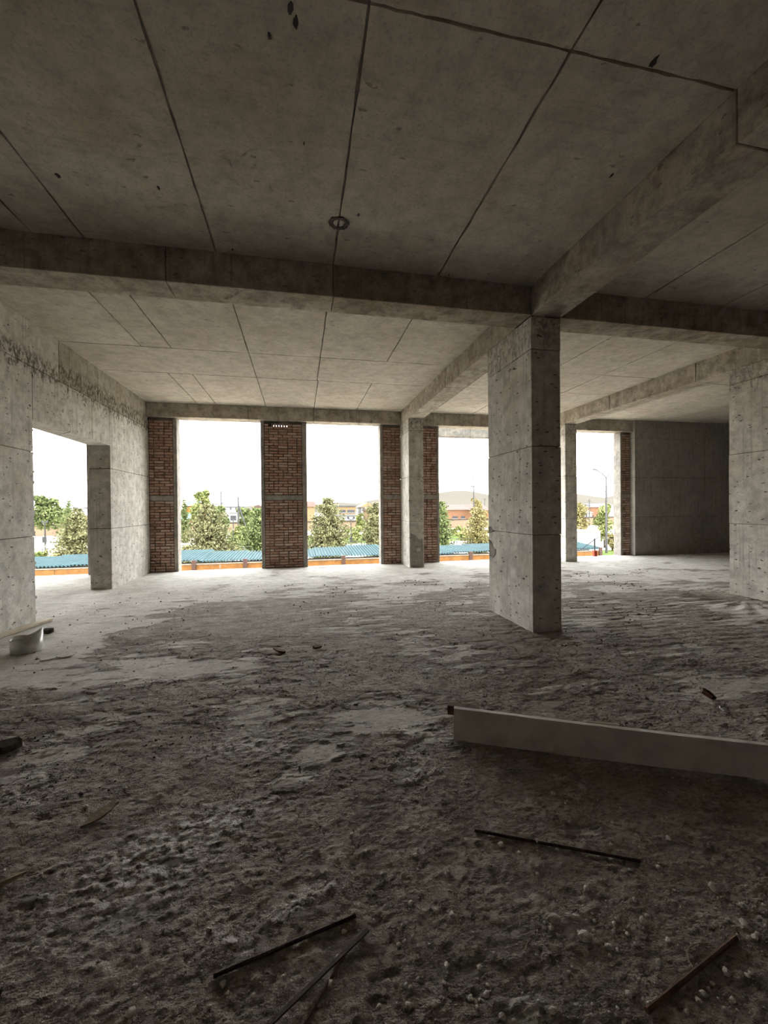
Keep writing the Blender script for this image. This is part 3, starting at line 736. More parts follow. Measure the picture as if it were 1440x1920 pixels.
# stones
SV = []
for k in range(6):
    r2 = random.Random(50 + k); bm = bmesh.new(); bmesh.ops.create_icosphere(bm, subdivisions=2, radius=1)
    for v in bm.verts:
        v.co *= 1 + .22 * math.sin(v.co.x * 2.3 + k) * math.cos(v.co.y * 2.9 - k) + r2.uniform(-.16, .16)
        v.co.z *= .72
    m_ = bpy.data.meshes.new('pebble'); bm.to_mesh(m_); bm.free(); m_.materials.append(M_pebble)
    SV.append(m_)
def stone(name, x, y, r, label, group=None, cat='pebble', sink=.12):
    o = bpy.data.objects.new(name, rnd.choice(SV)); col.objects.link(o)
    o.location = (x, y, fz(x, y) + r * .72 * (1 - 2 * sink) * .8); s_ = r
    o.scale = (s_ * rnd.uniform(.85, 1.25), s_ * rnd.uniform(.8, 1.1), s_ * rnd.uniform(.8, 1.1))
    o.rotation_euler = (rnd.uniform(-.3, .3), rnd.uniform(-.3, .3), rnd.uniform(0, 6.28))
    tag(o, label, cat, group); return o
for (px, py, r, lab) in [(1040, 1731, .017, 'rounded pale stone, upper of the two biggest stones on the near floor'),
                         (1098, 1765, .020, 'knobbly pale stone, lower of the two biggest stones on the near floor'),
                         (940, 1587, .012, 'white pebble just under the left part of the ribbed rebar'),
                         (870, 1580, .014, 'round grey stone at the left end of the ribbed rebar'),
                         (1205, 1733, .012, 'bright pebble right of the two biggest stones'),
                         (1395, 1741, .014, 'pale pebble near the right edge above the thick rusted bar'),
                         (1340, 1672, .018, 'grey stone close to the right edge of the near floor'),
                         (1100, 1672, .011, 'white elongated pebble below the middle of the ribbed rebar'),
                         (1362, 1830, .012, 'light pebble tucked beside the thick rusted bar'),
                         (618, 1850, .010, 'pebble lying between the dark steel bars at the bottom'),
                         (418, 1846, .010, 'pebble at the left tip of the upper dark rebar'),
                         (645, 1752, .008, 'pebble just below the right tip of the upper dark rebar')]:
    p = on_floor(px, py); stone('pebble', p.x, p.y, r, lab, 'pebbles on the near floor')
near_pts = []
rs = np.random.RandomState(5)
while len(near_pts) < 210:
    py = rs.uniform(1480, 1915); px = rs.uniform(0, 1440)
    if rs.rand() > (.25 + .75 * (px / 1440) * ((py - 1400) / 520)): continue
    p = on_floor(px, py); near_pts.append((p.x, p.y, .0042 + .0062 * rs.rand() ** 2.0 + .0016 * (p.y - 1), px, py))
for x, y, r, px, py in near_pts:
    if py < 1640: lab = 'small grey pebble in the dirt ' + ('above the two biggest stones near the ribbed rebar' if px > 760 else 'of the middle floor left of the ribbed rebar')
    elif px > 1160: lab = 'small grey pebble in the dirt around the thick brown rusted bar'
    elif px > 720: lab = 'small grey pebble in the bottom dirt around the two biggest stones'
    elif px > 380: lab = 'small grey pebble in the bottom dirt among the dark steel bars'
    else: lab = 'small grey pebble in the bottom left dirt beyond the dark steel bars'
    stone('pebble', x, y, r, lab, 'pebbles on the near floor')
# grit nobody could count
def grit(name, n, gen, rlo, rhi, mat, label, seed):
    rs_ = np.random.RandomState(seed); pts = gen(rs_, n); hz = floor_fields(pts[:, 0], pts[:, 1])[0]
    base = np.array([(1, 0, 0), (-1, 0, 0), (0, 1, 0), (0, -1, 0), (0, 0, 1), (0, 0, -1)], float)
    tri = np.array([(0, 2, 4), (2, 1, 4), (1, 3, 4), (3, 0, 4), (2, 0, 5), (1, 2, 5), (3, 1, 5), (0, 3, 5)])
    rr = rlo + (rhi - rlo) * rs_.rand(n) ** 3
    rr = rr * (.6 + .28 * pts[:, 1])
    Vv = base[None] * rr[:, None, None] * (.55 + .7 * rs_.rand(n, 6, 1)); Vv = Vv + rs_.uniform(-.25, .25, (n, 6, 3)) * rr[:, None, None]
    ca, sa = np.cos(rs_.rand(n) * 6.28), np.sin(rs_.rand(n) * 6.28)
    X = Vv[..., 0] * ca[:, None] - Vv[..., 1] * sa[:, None]; Y = Vv[..., 0] * sa[:, None] + Vv[..., 1] * ca[:, None]
    Vv = np.stack([X + pts[:, 0:1], Y + pts[:, 1:2], Vv[..., 2] * .8 + hz[:, None] + rr[:, None] * .35], -1).reshape(-1, 3)
    Fv = (tri[None] + 6 * np.arange(n)[:, None, None]).reshape(-1, 3)
    m_ = bpy.data.meshes.new(name); m_.vertices.add(len(Vv)); m_.vertices.foreach_set('co', Vv.astype(np.float32).ravel())
    m_.loops.add(Fv.size); m_.loops.foreach_set('vertex_index', Fv.astype(np.int32).ravel())
    m_.polygons.add(len(Fv)); m_.polygons.foreach_set('loop_start', np.arange(0, Fv.size, 3, dtype=np.int32))
    m_.update(calc_edges=True); m_.materials.append(mat)
    o = bpy.data.objects.new(name, m_); col.objects.link(o); tag(o, label, 'gravel', kind='stuff'); return o
def gen_near(rs_, n):
    y = .85 + 3.2 * rs_.rand(n * 6) ** 1.7; x = -2.2 + 5.2 * rs_.rand(n * 6) * (y / 4 + .35) / 1.1
    x = (rs_.rand(n * 6) - .42) * (1.9 * y + .6)
    k = fbm(x * 1.6, y * 1.6, 3, 91); keep = rs_.rand(len(x)) < np.clip(.30 + 1.1 * k + .10 * x, .04, 1)
    return np.column_stack([x, y])[keep][:n]
def gen_mid(rs_, n):
    y = 2.4 + 6.0 * rs_.rand(n * 6) ** 1.5; x = (rs_.rand(n * 6) - .42) * (1.6 * y + .6)
    x = np.where((x > XA - .05) & (x < XA + WA + .05) & (y > YC1 - .05) & (y < YC1b + .05), x - .6, x); x = np.where(x < XL + .1, np.abs(x) * .5, x)
    k = fbm(x * .9, y * .9, 3, 95); keep = rs_.rand(len(x)) < np.clip(.25 + 1.3 * k, .02, 1)
    return np.column_stack([x, y])[keep][:n]
def fix(gen):
    def g(rs_, n):
        p = gen(rs_, n)
        while len(p) < n: p = np.vstack([p, gen(rs_, n)])
        return p[:n]
    return g
grit('gravel', 14000, fix(gen_near), .0012, .0052, M_grit, 'fine pale grit strewn over the near floor dirt', 21)
grit('mortar_crumbs', 2200, fix(gen_mid), .0018, .0068, M_clod, 'dark mortar crumbs scattered over the middle of the floor', 22)

# thin loose wires in the dirt
def loose_wire(label, pix, r=.0018):
    pts = []
    for px, py in pix:
        p = on_floor(px, py); p.z = fz(p.x, p.y) + r + .004; pts.append(p)
    sm_ = []
    for i in range(len(pts) - 1):
        for t_ in (0, .33, .66): sm_.append(pts[i].lerp(pts[i + 1], t_))
    sm_.append(pts[-1]); o = MB().tube(sm_, r, 6).build('wire', M_wood)
    tag(o, label, 'wire')
loose_wire('thin bent wire curling beside the thick rusted bar', [(1328, 1775), (1310, 1777), (1292, 1783), (1287, 1795), (1293, 1810), (1300, 1822)])
loose_wire('short straight straw below the thick rusted bar', [(1326, 1858), (1345, 1885)], .0012)
loose_wire('bent white twig standing left of the two biggest stones', [(985, 1790), (988, 1775), (995, 1768)], .002)

# ---------------------------------------------------------------- small things at the slab edge
pe = on_floor(1115, 1041.5); pe.y = 11.06; pe = at(1115, 1040, 11.06)
post = empty('edge_guard_post', (pe.x, 11.05, 0), 'grey guard post with red clamp at the slab edge in the lamp window', 'guard post')
MB().cbox(pe.x - .055, pe.x + .055, 11.0, 11.10, -.02, .17, .01).build('clamp', M_red, post)
MB().tube([(pe.x - .01, 11.05, .1), (pe.x - .01, 11.05, .53)], .018, 8).build('upright', M_steel, post)
A = Vector((pe.x - .01, 11.05, .50))
MB().tube([A, at(1105, 1019, 11.05), at(1084, 1034, 11.05)], .008, 6).build('rope', M_wire, post)
MB().tube([A, at(1122, 1007, 11.25), at(1150, 1011, 12.0)], .007, 6).build('rope', M_wire, post)
hw = [at(363, 793, 11.2), at(363.5, 805, 11.2), at(363, 827, 11.2)]
hw[0].z = 3.755
tag(MB().tube(hw, .006, 6).build('hanging_wire', M_wire), 'short wire hanging from the beam in the left tall window', 'wire')

# ---------------------------------------------------------------- outside
GZ = -4.2
tag(MB().box(-400, 400, YFb + .0, 900, GZ - .5, GZ).build('ground', M_sand, origin=(0, 60, GZ)), kind='structure')
tag(MB().box(-160, 160, 56, 66, GZ, GZ + .03).build('road', M_road), kind='structure')
tag(MB().box(-120, 120, 39, 47, GZ, GZ + .03).build('lawn', M_grass), kind='structure')

# orange hoarding
fz0 = empty('site_hoarding', (0, 23, GZ), 'orange chipboard hoarding with dark posts below the window edge', 'fence')
posts = [-21, -17.4] + [at(px, 1050, 23).x for px in (364, 460)] + [at(644, 1050, 23).x, at(882, 1045, 23).x] + [14.6, 18.6]
posts = sorted(posts + [-13.6, -9.8])
for i, (a, b) in enumerate(zip(posts[:-1], posts[1:])):
    m = (a + b) / 2
    for c, d in ((a, m), (m, b)):
        MB().cbox(c + .01, d - .01, 22.98 + .01 * (i % 2), 23.02 + .01 * (i % 2), GZ, -1.34, .004).build('board', M_orange, fz0)
    MB().cbox(a, b, 22.95, 23.06, -1.33, -1.27, .01).build('cap_rail', M_orangecap, fz0)
for x in posts: MB().cbox(x - .10, x + .10, 22.86, 22.97, GZ, -1.08, .01).build('post', M_fpost, fz0)

# teal corrugated shed roof
shed = empty('carport', (0, 28, GZ), 'long teal corrugated carport roof behind the orange hoarding', 'carport')
xs = -26.0; k = 0
while xs < 20.5:
    n = 12; wv = 2.28; pts = []
    dzr = .10 * math.sin(xs * .45) + rnd.uniform(-.03, .03); dze = .05 * math.sin(xs * .6 + 1)
    vs4 = []; fs4 = []
    for i in range(n * 4 + 1):
        x = xs + wv * i / (n * 4); o_ = .04 * (1 if i % 4 in (1, 2) else -1)
        vs4 += [(x, 26 + rnd.uniform(-.02, .02), -1.47 + dze + o_), (x, 30.2, -1.27 + dzr + o_), (x, 26, -1.475 + dze + o_ - .012), (x, 30.2, -1.275 + dzr + o_ - .012)]
    for i in range(n * 4):
        a = 4 * i; b = a + 4
        fs4 += [(a, b, b + 1, a + 1), (a + 2, a + 3, b + 3, b + 2), (a, a + 2, b + 2, b), (a + 1, b + 1, b + 3, a + 3)]
    MB().add(vs4, fs4).build('roof_sheet', M_teal, shed, recalc=True); xs += 2.25; k += 1
for x in np.arange(-25, 20, 4.5):
    for y in (26.3, 29.9): MB().tube([(x, y, GZ), (x, y, -1.55)], .05, 8).build('post', M_steel, shed)
for y, z in ((26.3, -1.58), (29.9, -1.42)): MB().box(-26, 20.4, y - .04, y + .04, z - .1, z).build('purlin', M_steel, shed)

def car(x, y, rz, label, col_=M_white, van=False):
    e = empty('car', (x, y, GZ + .03), label, 'car', 'white cars parked behind the carport'); e.rotation_euler.z = rz
    L, W, Hc = (2.2, .88, 1.5) if not van else (2.5, .95, 1.95)
    def B(mb, name, mat):
        o = mb.build(name, mat, origin=(0, 0, 0)); o.parent = e; o.location = (0, 0, 0); return o
    hood = .85 if not van else 1.05
    body = [(-L, .3), (-L, .75 if not van else 1.6), (-L + .25, hood), (L - .9, hood), (L - .1, hood - .12), (L, .6), (L, .3)]
    B(MB().prism(body, 1, -W, W), 'body', col_)
    cab = [(-L + .25, hood), (-L + .6, Hc), (L * .2, Hc), (L * .5, hood)]
    B(MB().prism([(-L + .35, hood - .02), (-L + .66, Hc - .06), (L * .2 - .03, Hc - .06), (L * .47, hood - .02)], 1, -W + .04, W - .04), 'windows', M_glassdk)
    B(MB().prism([(-L + .58, Hc - .07), (-L + .66, Hc), (L * .18, Hc + .01), (L * .24, Hc - .07)], 1, -W + .03, W - .03), 'roof', col_)
    for sx in (-L * .62, L * .62):
        for s_ in (-1, 1): B(MB().tube([(sx, s_ * (W - .2), .32), (sx, s_ * (W + .01), .32)], .32, 16), 'wheel', M_tyre)
for px, Y, rz, lab, vn in [(352, 33.6, 1.45, 'white car roof at the left end of the gap under the carport', False), (404, 33.6, 1.52, 'white car seen under the carport below the olive pine', False),
                           (474, 33.4, 1.3, 'white car with sloping windscreen left of the wide brick pier', False), (622, 33.0, .12, 'white car under the carport in the second tall window', False),
                           (842, 33.2, .05, 'white van roof under the carport right of the column', True)]:
    p = at(px, 1050, Y); car(p.x, Y, rz, lab, M_white, vn)

# trees
def leaves(cs, ns, size, rs_):
    n = len(cs); t = np.cross(ns, rs_.normal(size=(n, 3))); t /= np.linalg.norm(t, axis=1, keepdims=True) + 1e-9
    b = np.cross(ns, t); sz = size * (.6 + .8 * rs_.rand(n, 1))
    v = np.stack([cs - t * sz, cs + b * sz * .5 + ns * sz * .15, cs + t * sz, cs - b * sz * .5 - ns * sz * .1], 1).reshape(-1, 3)
    f = (np.array([0, 1, 2, 3])[None] + 4 * np.arange(n)[:, None]); return v, f
def np_mesh(name, v, f, mat, parent):
    org = world_loc(parent); m_ = bpy.data.meshes.new(name); v = v - np.array(org)
    k = f.shape[1]; m_.vertices.add(len(v)); m_.vertices.foreach_set('co', v.astype(np.float32).ravel())
    m_.loops.add(f.size); m_.loops.foreach_set('vertex_index', f.astype(np.int32).ravel())
    m_.polygons.add(len(f)); m_.polygons.foreach_set('loop_start', np.arange(0, f.size, k, dtype=np.int32)); m_.update(calc_edges=True)
    m_.materials.append(mat); o = bpy.data.objects.new(name, m_); col.objects.link(o); o.parent = parent; return o
def conifer(label, x, y, ztop, rad, mat, seed, z0=None, dens=1.0, shape=.75, grp='conifers beyond the carport'):
    rs_ = np.random.RandomState(seed); e = empty('conifer_tree', (x, y, GZ), label, 'tree', grp)
    base = GZ + .5 if z0 is None else z0; Ht = ztop - base; lean = rs_.uniform(-.15, .15)
    MB().tube([(x, y, GZ - .05), (x + lean * .5, y, base + Ht * .5), (x + lean, y, ztop)], [.16, .09, .02], 8).build('trunk', M_bark, e)
    cs = []; br = MB()
    nw = int(13 * Ht / 5) + 4
    for w in range(nw):
        t = (w + rs_.rand() * .5) / nw; z = base + Ht * t; rr = rad * (1 - t) ** shape * rs_.uniform(.75, 1.1) + .12
        if t < .12: rr *= .7
        nb = 5 + int(4 * (1 - t)); a0 = rs_.rand() * 6.28
        for k in range(nb):
            a = a0 + 6.28 * k / nb + rs_.uniform(-.25, .25); L = rr * rs_.uniform(.65, 1.12)
            tip = np.array([x + lean * t + L * math.cos(a), y + L * math.sin(a), z + L * rs_.uniform(.02, .40)])
            rt = np.array([x + lean * t, y, z - .1]); m = int((18 + 42 * L) * dens)
            u = rs_.rand(m) ** .6; pts = rt + (tip - rt) * u[:, None]; sag = .10 * L * np.sin(u * 3.14)
            pts[:, 2] -= sag; sp_ = (.07 + .17 * L * (1 - np.abs(u - .7)))[:, None]
            pts += rs_.normal(size=(m, 3)) * sp_ * np.array([1, 1, .55]); cs.append(pts)
            if k % 2 == 0: br.tube([rt, tip], [.03, .01], 5)
    br.build('branches', M_bark, e)
    cs = np.vstack(cs); ns = rs_.normal(size=cs.shape) + np.array([0, 0, .5]); ns /= np.linalg.norm(ns, axis=1, keepdims=True)
    v, f = leaves(cs, ns, .115, rs_); np_mesh('crown', v, f, mat, e); return e
def leafy(label, x, y, z0, z1, rx, mat, seed, n=2600, size=.16, stems=1, grp='leafy trees and shrubs outside', lobes=9, name='leafy_tree'):
    rs_ = np.random.RandomState(seed); e = empty(name, (x, y, GZ), label, 'tree' if name == 'leafy_tree' else 'shrub', grp); tr = MB()
    for k in range(stems):
        dx = (k - (stems - 1) / 2) * .5; tr.tube([(x + dx, y, GZ - .05), (x + dx * .8, y, (GZ + z0) / 2), (x + dx * .5, y, z0 + (z1 - z0) * .7)], [.13, .1, .03], 7)
    tr.build('trunk', M_bark, e); cs = []
    for k in range(lobes):
        t = k / max(1, lobes - 1); c = np.array([x + rs_.uniform(-.5, .5) * rx, y + rs_.uniform(-.5, .5) * rx, z0 + (z1 - z0) * (.18 + .68 * t)])
        r = np.array([rx, rx, (z1 - z0) * .26]) * rs_.uniform(.45, .75) * (1.1 - .45 * t)
        m = n // lobes; d = rs_.normal(size=(m, 3)); d /= np.linalg.norm(d, axis=1, keepdims=True)
        cs.append(c + d * r * (rs_.rand(m, 1) ** .35))
    cs = np.vstack(cs); ns = rs_.normal(size=cs.shape) + np.array([0, 0, .4]); ns /= np.linalg.norm(ns, axis=1, keepdims=True)
    v, f = leaves(cs, ns, size, rs_); np_mesh('crown', v, f, mat, e); return e
def X(px, Y): return at(px, 960, Y).x
def Zt(px, py, Y): return at(px, py, Y).z
conifer('spreading olive pine seen through the opening in the left wall', X(146, 40), 40, Zt(146, 952, 40), 2.5, L_pine, 1)
conifer('broad olive pine in the middle of the left tall window', X(391, 39.6), 39.6, Zt(391, 944, 39.6), 2.6, L_pine, 2, dens=1.25, shape=.6)
conifer('green spruce half hidden behind the wide brick pier', X(484, 45), 45, Zt(484, 950, 45), 2.3, L_green, 3, shape=.55)
conifer('tall olive pine in the left half of the second tall window', X(612, 39.5), 39.5, Zt(618, 932, 39.5), 2.3, L_pine, 4, dens=1.3, shape=.55)
conifer('pine at the right edge of the second tall window', X(706, 41), 41, Zt(706, 942, 41), 1.7, L_pine, 5)
conifer('narrow green spruce right of the window wall column', X(827, 39), 39, Zt(828, 940, 39), 1.3, L_green, 6, shape=.6)
conifer('yellowing conifer just left of the big column', X(898, 43.5), 43.5, Zt(898, 950, 43.5), 2.0, L_ochre, 7, shape=.5)
conifer('small young pine beside the broad olive pine', X(436, 48.5), 48.5, Zt(436, 1006, 48.5), .8, L_green, 8)
leafy('yellow green bushy tree left in the window with the street lamp', X(1084, 52), 52, -2.5, Zt(1086, 936, 52), 1.8, L_ochre, 11, 1800, .17)
leafy('yellow green leafy tree behind the street lamp pole', X(1133, 50), 50, -3.6, Zt(1133, 940, 50), 1.5, L_bright, 12, 2400, .17)
leafy('autumn shrub at the foot of the street lamp', X(1148, 46.5), 46.5, GZ + .1, Zt(1148, 1000, 46.5), 1.1, L_ochre, 13, 1500, .14, name='leafy_shrub')
leafy('dense round tree far off through the left opening', X(84, 76), 76, -1.4, Zt(88, 926, 76), 3.0, L_green, 14, 2600, .30)
conifer('dark little conifer far off through the left opening', X(127, 70), 70, Zt(127, 938, 70), 1.3, L_green, 15, dens=.7)
leafy('tall pale poplar behind the broad olive pine', X(377, 70), 70, -.9, Zt(378, 915, 70), 1.6, L_bright, 16, 2400, .24, stems=4)
conifer('small fir far off at the left window edge', X(346, 74), 74, Zt(346, 935, 74), 1.3, L_green, 17, dens=.7)
leafy('olive shrub below the far dark pole', X(415, 62), 62, -3.5, Zt(416, 945, 62), 1.6, L_green, 18, 1800, .24)
leafy('green bushes beside the braced concrete pole', X(471, 79), 79, -2.5, Zt(470, 951, 79), 2.6, L_green, 19, 1800, .26)
leafy('small green bush by the white gabled house', X(676, 82), 82, -3.3, Zt(676, 960, 82), 1.3, L_bright, 20, 1000, .22, name='leafy_shrub')
leafy('leafy tree behind the pine in the second tall window', X(702, 80), 80, -3, Zt(702, 948, 80), 2.0, L_pine, 21, 1300, .26)
leafy('leafy treetop behind the brown roofed house', X(896, 105), 105, -1, Zt(895, 932, 105), 2.2, L_ochre, 22, 900, .30)
leafy('low yellow shrubs along the lawn in the left opening', X(82, 41), 41, GZ, Zt(82, 1031, 41), 1.1, L_bright, 23, 1200, .14, name='leafy_shrub')
leafy('low orange shrub beside the spreading olive pine', X(106, 35), 35, GZ, Zt(106, 1036, 35), .8, L_ochre, 24, 900, .14, name='leafy_shrub')
leafy('dry yellow shrub at the left edge of the left tall window', X(343, 45), 45, GZ, Zt(343, 1025, 45), .9, L_ochre, 25, 900, .14, name='leafy_shrub')
for i, (px, lab) in enumerate([(440, 'young green tree on the bank, left of the lantern pole'), (455, 'young green tree on the bank below the braced pole'), (648, 'bright green bank shrub beside the tall olive pine'), (668, 'bright green bank shrub right of the lantern pole'), (690, 'bright green bank shrub next to the window edge pine'), (853, 'bright bank shrub right of the narrow spruce'), (868, 'bank shrub left of the yellowing conifer')]):
    leafy(lab, X(px, 67.5 + 3.2 * (i % 3)), 67.5 + 3.2 * (i % 3), GZ, Zt(px, 984 + 3 * (i % 3), 67.5 + 3.2 * (i % 3)), 1.2, L_bright, 30 + i, 900, .22, name='leafy_shrub')

# fence and wall across the road
rf = empty('roadside_fence', (0, 52, GZ), 'light wire fence with thin posts along the road', 'fence')
for x in np.arange(-34, 34, 1.6): MB().box(x - .03, x + .03, 51.97, 52.03, GZ, GZ + 1.7).build('post', M_steel, rf)
for z in (GZ + .5, GZ + 1.6): MB().box(-34, 34, 51.98, 52.02, z, z + .05).build('rail', M_steel, rf)
bw = empty('boundary_wall', (0, 86, GZ), 'long beige wall with dark coping across the road', 'wall')
MB().box(-110, 120, 86, 86.4, GZ, Zt(460, 981, 86)).build('wall_body', M_wallbeige, bw)
MB().box(-110, 120, 85.9, 86.5, Zt(460, 981, 86), Zt(460, 981, 86) + .22).build('coping', M_coping, bw)
bk = MB().prism([(70, GZ), (85.8, GZ), (85.8, GZ + 1.3)], 0, -110, 120).build('bank', M_sand); tag(bk, kind='structure')
gbk = MB().prism([(68, GZ), (78, GZ), (78, GZ + .85)], 0, -12, 34).build('grass_bank', M_grass); tag(gbk, kind='structure')
def gable(e, x0, x1, y0, y1, z0, ze, zr, wall, roof, along='x', eave=.4):
    MB().box(x0, x1, y0, y1, z0, ze).build('walls', wall, e)
    if zr <= ze + .3:
        MB().box(x0 - .2, x1 + .2, y0 - .2, y1 + .2, ze, zr).build('roof', roof, e); return
    if along == 'x': MB().prism([(y0 - eave, ze), (y1 + eave, ze), ((y0 + y1) / 2, zr)], 0, x0 - eave, x1 + eave).build('roof', roof, e)
    else: MB().prism([(x0 - eave, ze), (x1 + eave, ze), ((x0 + x1) / 2, zr)], 1, y0 - eave, y1 + eave).build('roof', roof, e)
def house(label, px0, px1, pye, pyr, Y, wall, roof, along='x', wins=(), depth=9, name='house'):
    x0, x1 = X(px0, Y), X(px1, Y); e = empty(name, ((x0 + x1) / 2, Y, GZ), label, 'house', 'houses beyond the road')
    gable(e, x0, x1, Y, Y + depth, GZ, Zt((px0 + px1) / 2, pye, Y), Zt((px0 + px1) / 2, pyr, Y), wall, roof, along)
    for (a, b, c, d) in wins:
        p = at(a, c, Y); q_ = at(b, d, Y)
        w = MB().box(p.x, q_.x, Y - .06, Y + .05, q_.z, p.z).build('window', M_pane, e)
        MB().box(p.x - .08, q_.x + .08, Y - .09, Y, q_.z - .12, q_.z).build('sill', M_hwhite, w)
    return e
house('orange house left of the poplar', 348, 371, 949, 946, 112, M_horange, M_rgrey)
house('low house with teal roof at the left window edge', 330, 356, 973, 962, 96, M_hbrick, M_rteal, 'x')
house('house with green hipped roof behind the orange house', 350, 366, 946, 938, 150, M_hwhite, M_rteal, 'x')
house('long white flat roofed block with two dark windows', 396, 452, 951, 949, 118, M_hwhite, M_rgrey, 'x', [(431, 434, 951, 956), (441, 444, 951, 956), (404, 407, 952, 956)])
house('grey roofed hall on the skyline behind the white block', 394, 412, 945, 941, 160, M_hwhite, M_rgrey)
house('small white shed with orange front below the white block', 429, 447, 961, 958, 94, M_hwhite, M_hwhite, 'x', [(432, 443, 967, 976)])
house('gabled house left of the wide brick pier', 474, 494, 953, 946, 120, M_hbeige, M_rbrown, 'y')
house('red roofed house at the left edge of the second tall window', 566, 590, 950, 940, 110, M_hbeige, M_rred, 'x')
house('long cream building with a band of windows', 612, 667, 950, 948, 105, M_hbeige, M_rgrey, 'x', [(634, 648, 956, 961), (651, 665, 956, 961), (622, 631, 956, 961)])
house('low pale annexe in front of the cream building', 625, 676, 968, 966, 95, M_hwhite, M_rgrey, 'x', [(651, 654, 969, 973), (662, 665, 969, 973)])
house('white gabled house with a finial', 677, 702, 951, 942, 108, M_hwhite, M_hbeige, 'y', [(680, 682, 953, 957), (684, 686, 953, 957), (690, 693, 953, 957)])
house('tan roofed house behind the window edge pine', 692, 722, 958, 951, 95, M_hbeige, M_rbrown, 'x')
house('brown roofed house under the pale hill', 836, 880, 956, 946, 108, M_hbrick, M_rbrown, 'x', [(848, 858, 968, 972), (864, 872, 968, 972)])
house('brown roofed house with pyramid roof behind the concrete pole', 876, 916, 957, 945, 112, M_hbrick, M_rbrown, 'x', [(884, 890, 962, 967)])
house('orange brick house in the window with the street lamp', 1109, 1128, 951, 949, 112, M_hbrick, M_rgrey, 'x', [(1111, 1113, 966, 970)])
house('grey gabled house left of the orange brick house', 1091, 1110, 962, 953, 104, M_hwhite, M_rgrey, 'x', [(1098, 1101, 964, 969)])
house('white long hall behind the orange brick house', 1108, 1150, 948, 944, 170, M_hwhite, M_rgrey)
house('pale long house through the left opening', 100, 152, 967, 963, 100, M_hbeige, M_hwhite, 'x', [(106, 118, 969, 971)])
house('white flat block on the skyline through the left opening', 108, 152, 953, 950, 150, M_hwhite, M_rgrey)

# white truck in the lamp window
tY = 40; xa, xb = X(1066, tY), X(1126.5, tY)
tk = empty('box_truck', ((xa + xb) / 2, tY + 1, GZ), 'white box truck parked below the street lamp', 'truck')
zb0, zb1 = Zt(1100, 1033, tY), Zt(1100, 996, tY)
MB().cbox(xa, xb, tY, tY + 5.5, zb0, zb1, .06).build('cargo_box', M_white, tk)
MB().box(xa - .03, xb + .03, tY - .04, tY, zb1 - .10, zb1 + .02).build('top_rail', M_lintel, tk)
MB().box(xa, xb, tY - .05, tY + .1, zb0 - .14, zb0).build('bumper', M_black, tk)
MB().box(xa + .2, xb - .2, tY + .1, tY + 7, GZ + .55, zb0 - .1).build('chassis', M_black, tk)
MB().cbox(xa + .05, xb - .05, tY + 5.6, tY + 7.3, GZ + .6, zb1 - .35, .1).build('cab', M_white, tk)
for x in (xa + .3, xb - .3):
    for y in (tY + .9, tY + 6.4): MB().tube([(x - .14, y, GZ + .5), (x + .14, y, GZ + .5)], .5, 18).build('wheel', M_tyre, tk)
wv = at(1098, 1040, 27); car(wv.x, 27.5, 1.45, 'white car parked in front of the box truck', M_white, True)
bpy.context.view_layer.update()

# street lamp with two arms
sl = at(1137, 1000, 44); SX, SY = sl.x, 44
lamp = empty('street_lamp', (SX, SY, GZ), 'tall grey street lamp with two forked arms', 'street lamp')
zf = Zt(1137, 897, SY); zj = Zt(1137, 908, SY)
MB().tube([(SX, SY, GZ), (SX, SY, zj - 1.2), (SX, SY, zj)], [.14, .11, .10], 12).build('pole', M_conpole, lamp)
MB().tube([(SX, SY, zj), (SX, SY, zf)], .085, 10).build('neck', M_steel, lamp)
for s_ in (-1, 1):
    pts = [(SX, SY, zf - .1), (SX + s_ * .10, SY, zf + .18), (SX + s_ * .55, SY, zf + .58), (SX + s_ * 1.35, SY, zf + 1.0)]
    arm = MB().tube(pts, .065, 8).build('arm', M_steel, lamp)
    MB().bar((SX + s_ * 1.28, SY, zf + .99), (SX + s_ * 1.85, SY, zf + 1.10), .26, .14).build('lamp_head', M_steel, arm)

# utility poles, lanterns and overhead lines
def pole(label, px, py_top, Y, r=.13, arms=((.6, .9),), mat=M_conpole, brace=None, name='utility_pole'):
    x = X(px, Y); zt = Zt(px, py_top, Y)
    e = empty(name, (x, Y, GZ), label, 'pole', 'poles outside')
    MB().tube([(x, Y, GZ - .05), (x, Y, zt)], [r * 1.15, r * .75], 10).build('shaft', mat, e)
    for (dz, w) in arms:
        a_ = MB().box(x - w, x + w, Y - .05, Y + .05, zt - dz - .05, zt - dz + .05).build('crossarm', M_steel, e)
        for k in (-1, 1): MB().tube([(x + k * w * .85, Y, zt - dz), (x + k * w * .85, Y, zt - dz + .22)], .05, 6).build('insulator', M_steel, a_)
    if brace: MB().tube([(X(brace[0], Y), Y, Zt(brace[0], brace[1], Y)), (x, Y, zt - 1.2)], r * .8, 8).build('brace', mat, e)
    return e
pole('concrete pole with a slanted brace in the left tall window', 447, 932, 73, .16, ((.25, .5),), brace=(462, 992))
pole('short dark pole behind the broad olive pine', 415, 922, 90, .14, ((1.5, .7),), M_steel)
pole('concrete pole with crossarms against the pale hill', 888.5, 897, 72, .13, ((.2, .25), (1.55, .45)))
pole('thin far pole at the edge of the big column', 909, 934, 120, .12, ((.4, .4),))
pole('concrete pole in the window with the street lamp', 1105, 936, 85, .13, ((.5, .4),))
pole('thin finial pole above the white gabled house', 690.5, 934, 107, .08, (), M_steel)
for px, py, lab in ((437, 975, 'dark lantern post in front of the beige wall, left tall window'), (658, 974, 'dark lantern post in the second tall window'), (83.5, 979, 'dark lantern post with a flat top in the left opening')):
    e = pole(lab, px, py, 50, .06, ((.02, .28),), M_black, name='lantern_post')
    p = at(px, 1012, 50); MB().box(p.x - .14, p.x + .14, 49.85, 50.15, p.z - .3, p.z + .3).build('lantern', M_black, e)
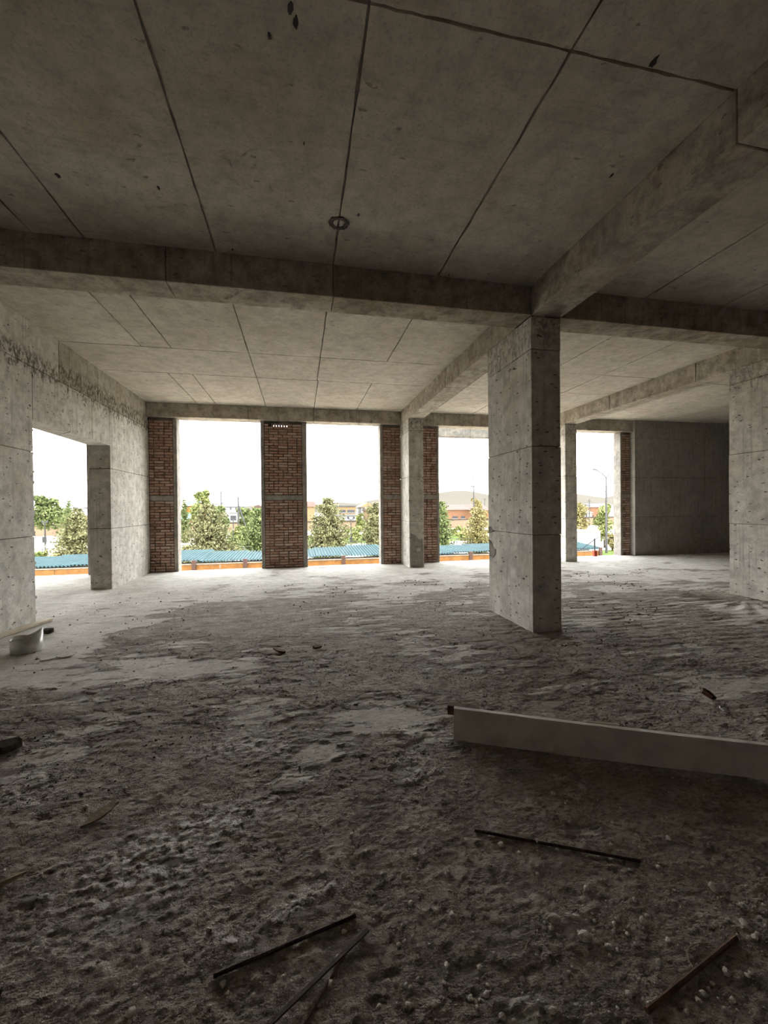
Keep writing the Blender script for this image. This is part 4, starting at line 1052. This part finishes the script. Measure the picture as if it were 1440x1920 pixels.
def line_(label, pix, Y, r=.016):
    P_ = [at(px, py, Y) for px, py in pix]; pts = []
    for i in range(len(P_) - 1):
        p0_, p1_, p2_, p3_ = P_[max(i - 1, 0)], P_[i], P_[i + 1], P_[min(i + 2, len(P_) - 1)]
        for k in range(6):
            t = k / 6; pts.append(.5 * ((2 * p1_) + (p2_ - p0_) * t + (2 * p0_ - 5 * p1_ + 4 * p2_ - p3_) * t * t + (3 * p1_ - p0_ - 3 * p2_ + p3_) * t ** 3))
    pts.append(P_[-1]); tag(MB().tube(pts, r * 2.6, 5).build('power_line', M_wire), label, 'cable', 'overhead power lines')
line_('topmost overhead line crossing all windows', [(-60, 904), (66, 902), (156, 901), (340, 898), (490, 908), (578, 912), (711, 911), (760, 908), (888, 897)], 72, .022)
line_('second overhead line from the top', [(-60, 912), (66, 908), (156, 907), (340, 907), (490, 914), (578, 920), (711, 918), (888, 912)], 70, .012)
line_('third overhead line from the top', [(-60, 926), (66, 923), (156, 920), (340, 914), (490, 922), (578, 925), (711, 924), (888, 911)], 72, .02)
line_('fourth overhead line from the top', [(-60, 930), (66, 928), (156, 926), (340, 919), (490, 926), (578, 928), (711, 927)], 74, .016)
line_('lowest overhead line in the left windows', [(-60, 939), (66, 938), (156, 936), (340, 935), (490, 936), (578, 932), (711, 931)], 76, .012)
line_('upper overhead line right of the concrete pole', [(888, 897), (913, 899), (1000, 905), (1079, 911), (1160, 912)], 72, .018)
line_('lower overhead line right of the concrete pole', [(888, 911), (913, 913), (1000, 919), (1079, 921), (1160, 921)], 72, .02)

# pale hills far off
hx = np.linspace(-500, 1500, 130); hv = []; hf = []
for j, (Y, amp) in enumerate(((620, 0), (700, .55), (800, 1.0), (900, .9))):
    for x in hx:
        az = 720 + F_PX * math.tan(math.atan2(x, Y) - YAW)
        ridge = 8 + 26 * math.exp(-((x - 330) / 240) ** 2) + 24 * math.exp(-((x - 900) / 330) ** 2) + 4 * math.sin(x * .021 + j) + 2.5 * math.sin(x * .05 + 2 * j)
        hv.append((x, Y + 25 * math.sin(x * .01), GZ - 1 + (amp * max(ridge, 0) + (2 if j else 0))))
nh = len(hx)
for j in range(3):
    for i in range(nh - 1): hf.append((j * nh + i, j * nh + i + 1, (j + 1) * nh + i + 1, (j + 1) * nh + i))
hills = MB().add(hv, hf).build('hills', M_hill, origin=(300, 620, GZ), smooth=True); tag(hills, kind='structure')
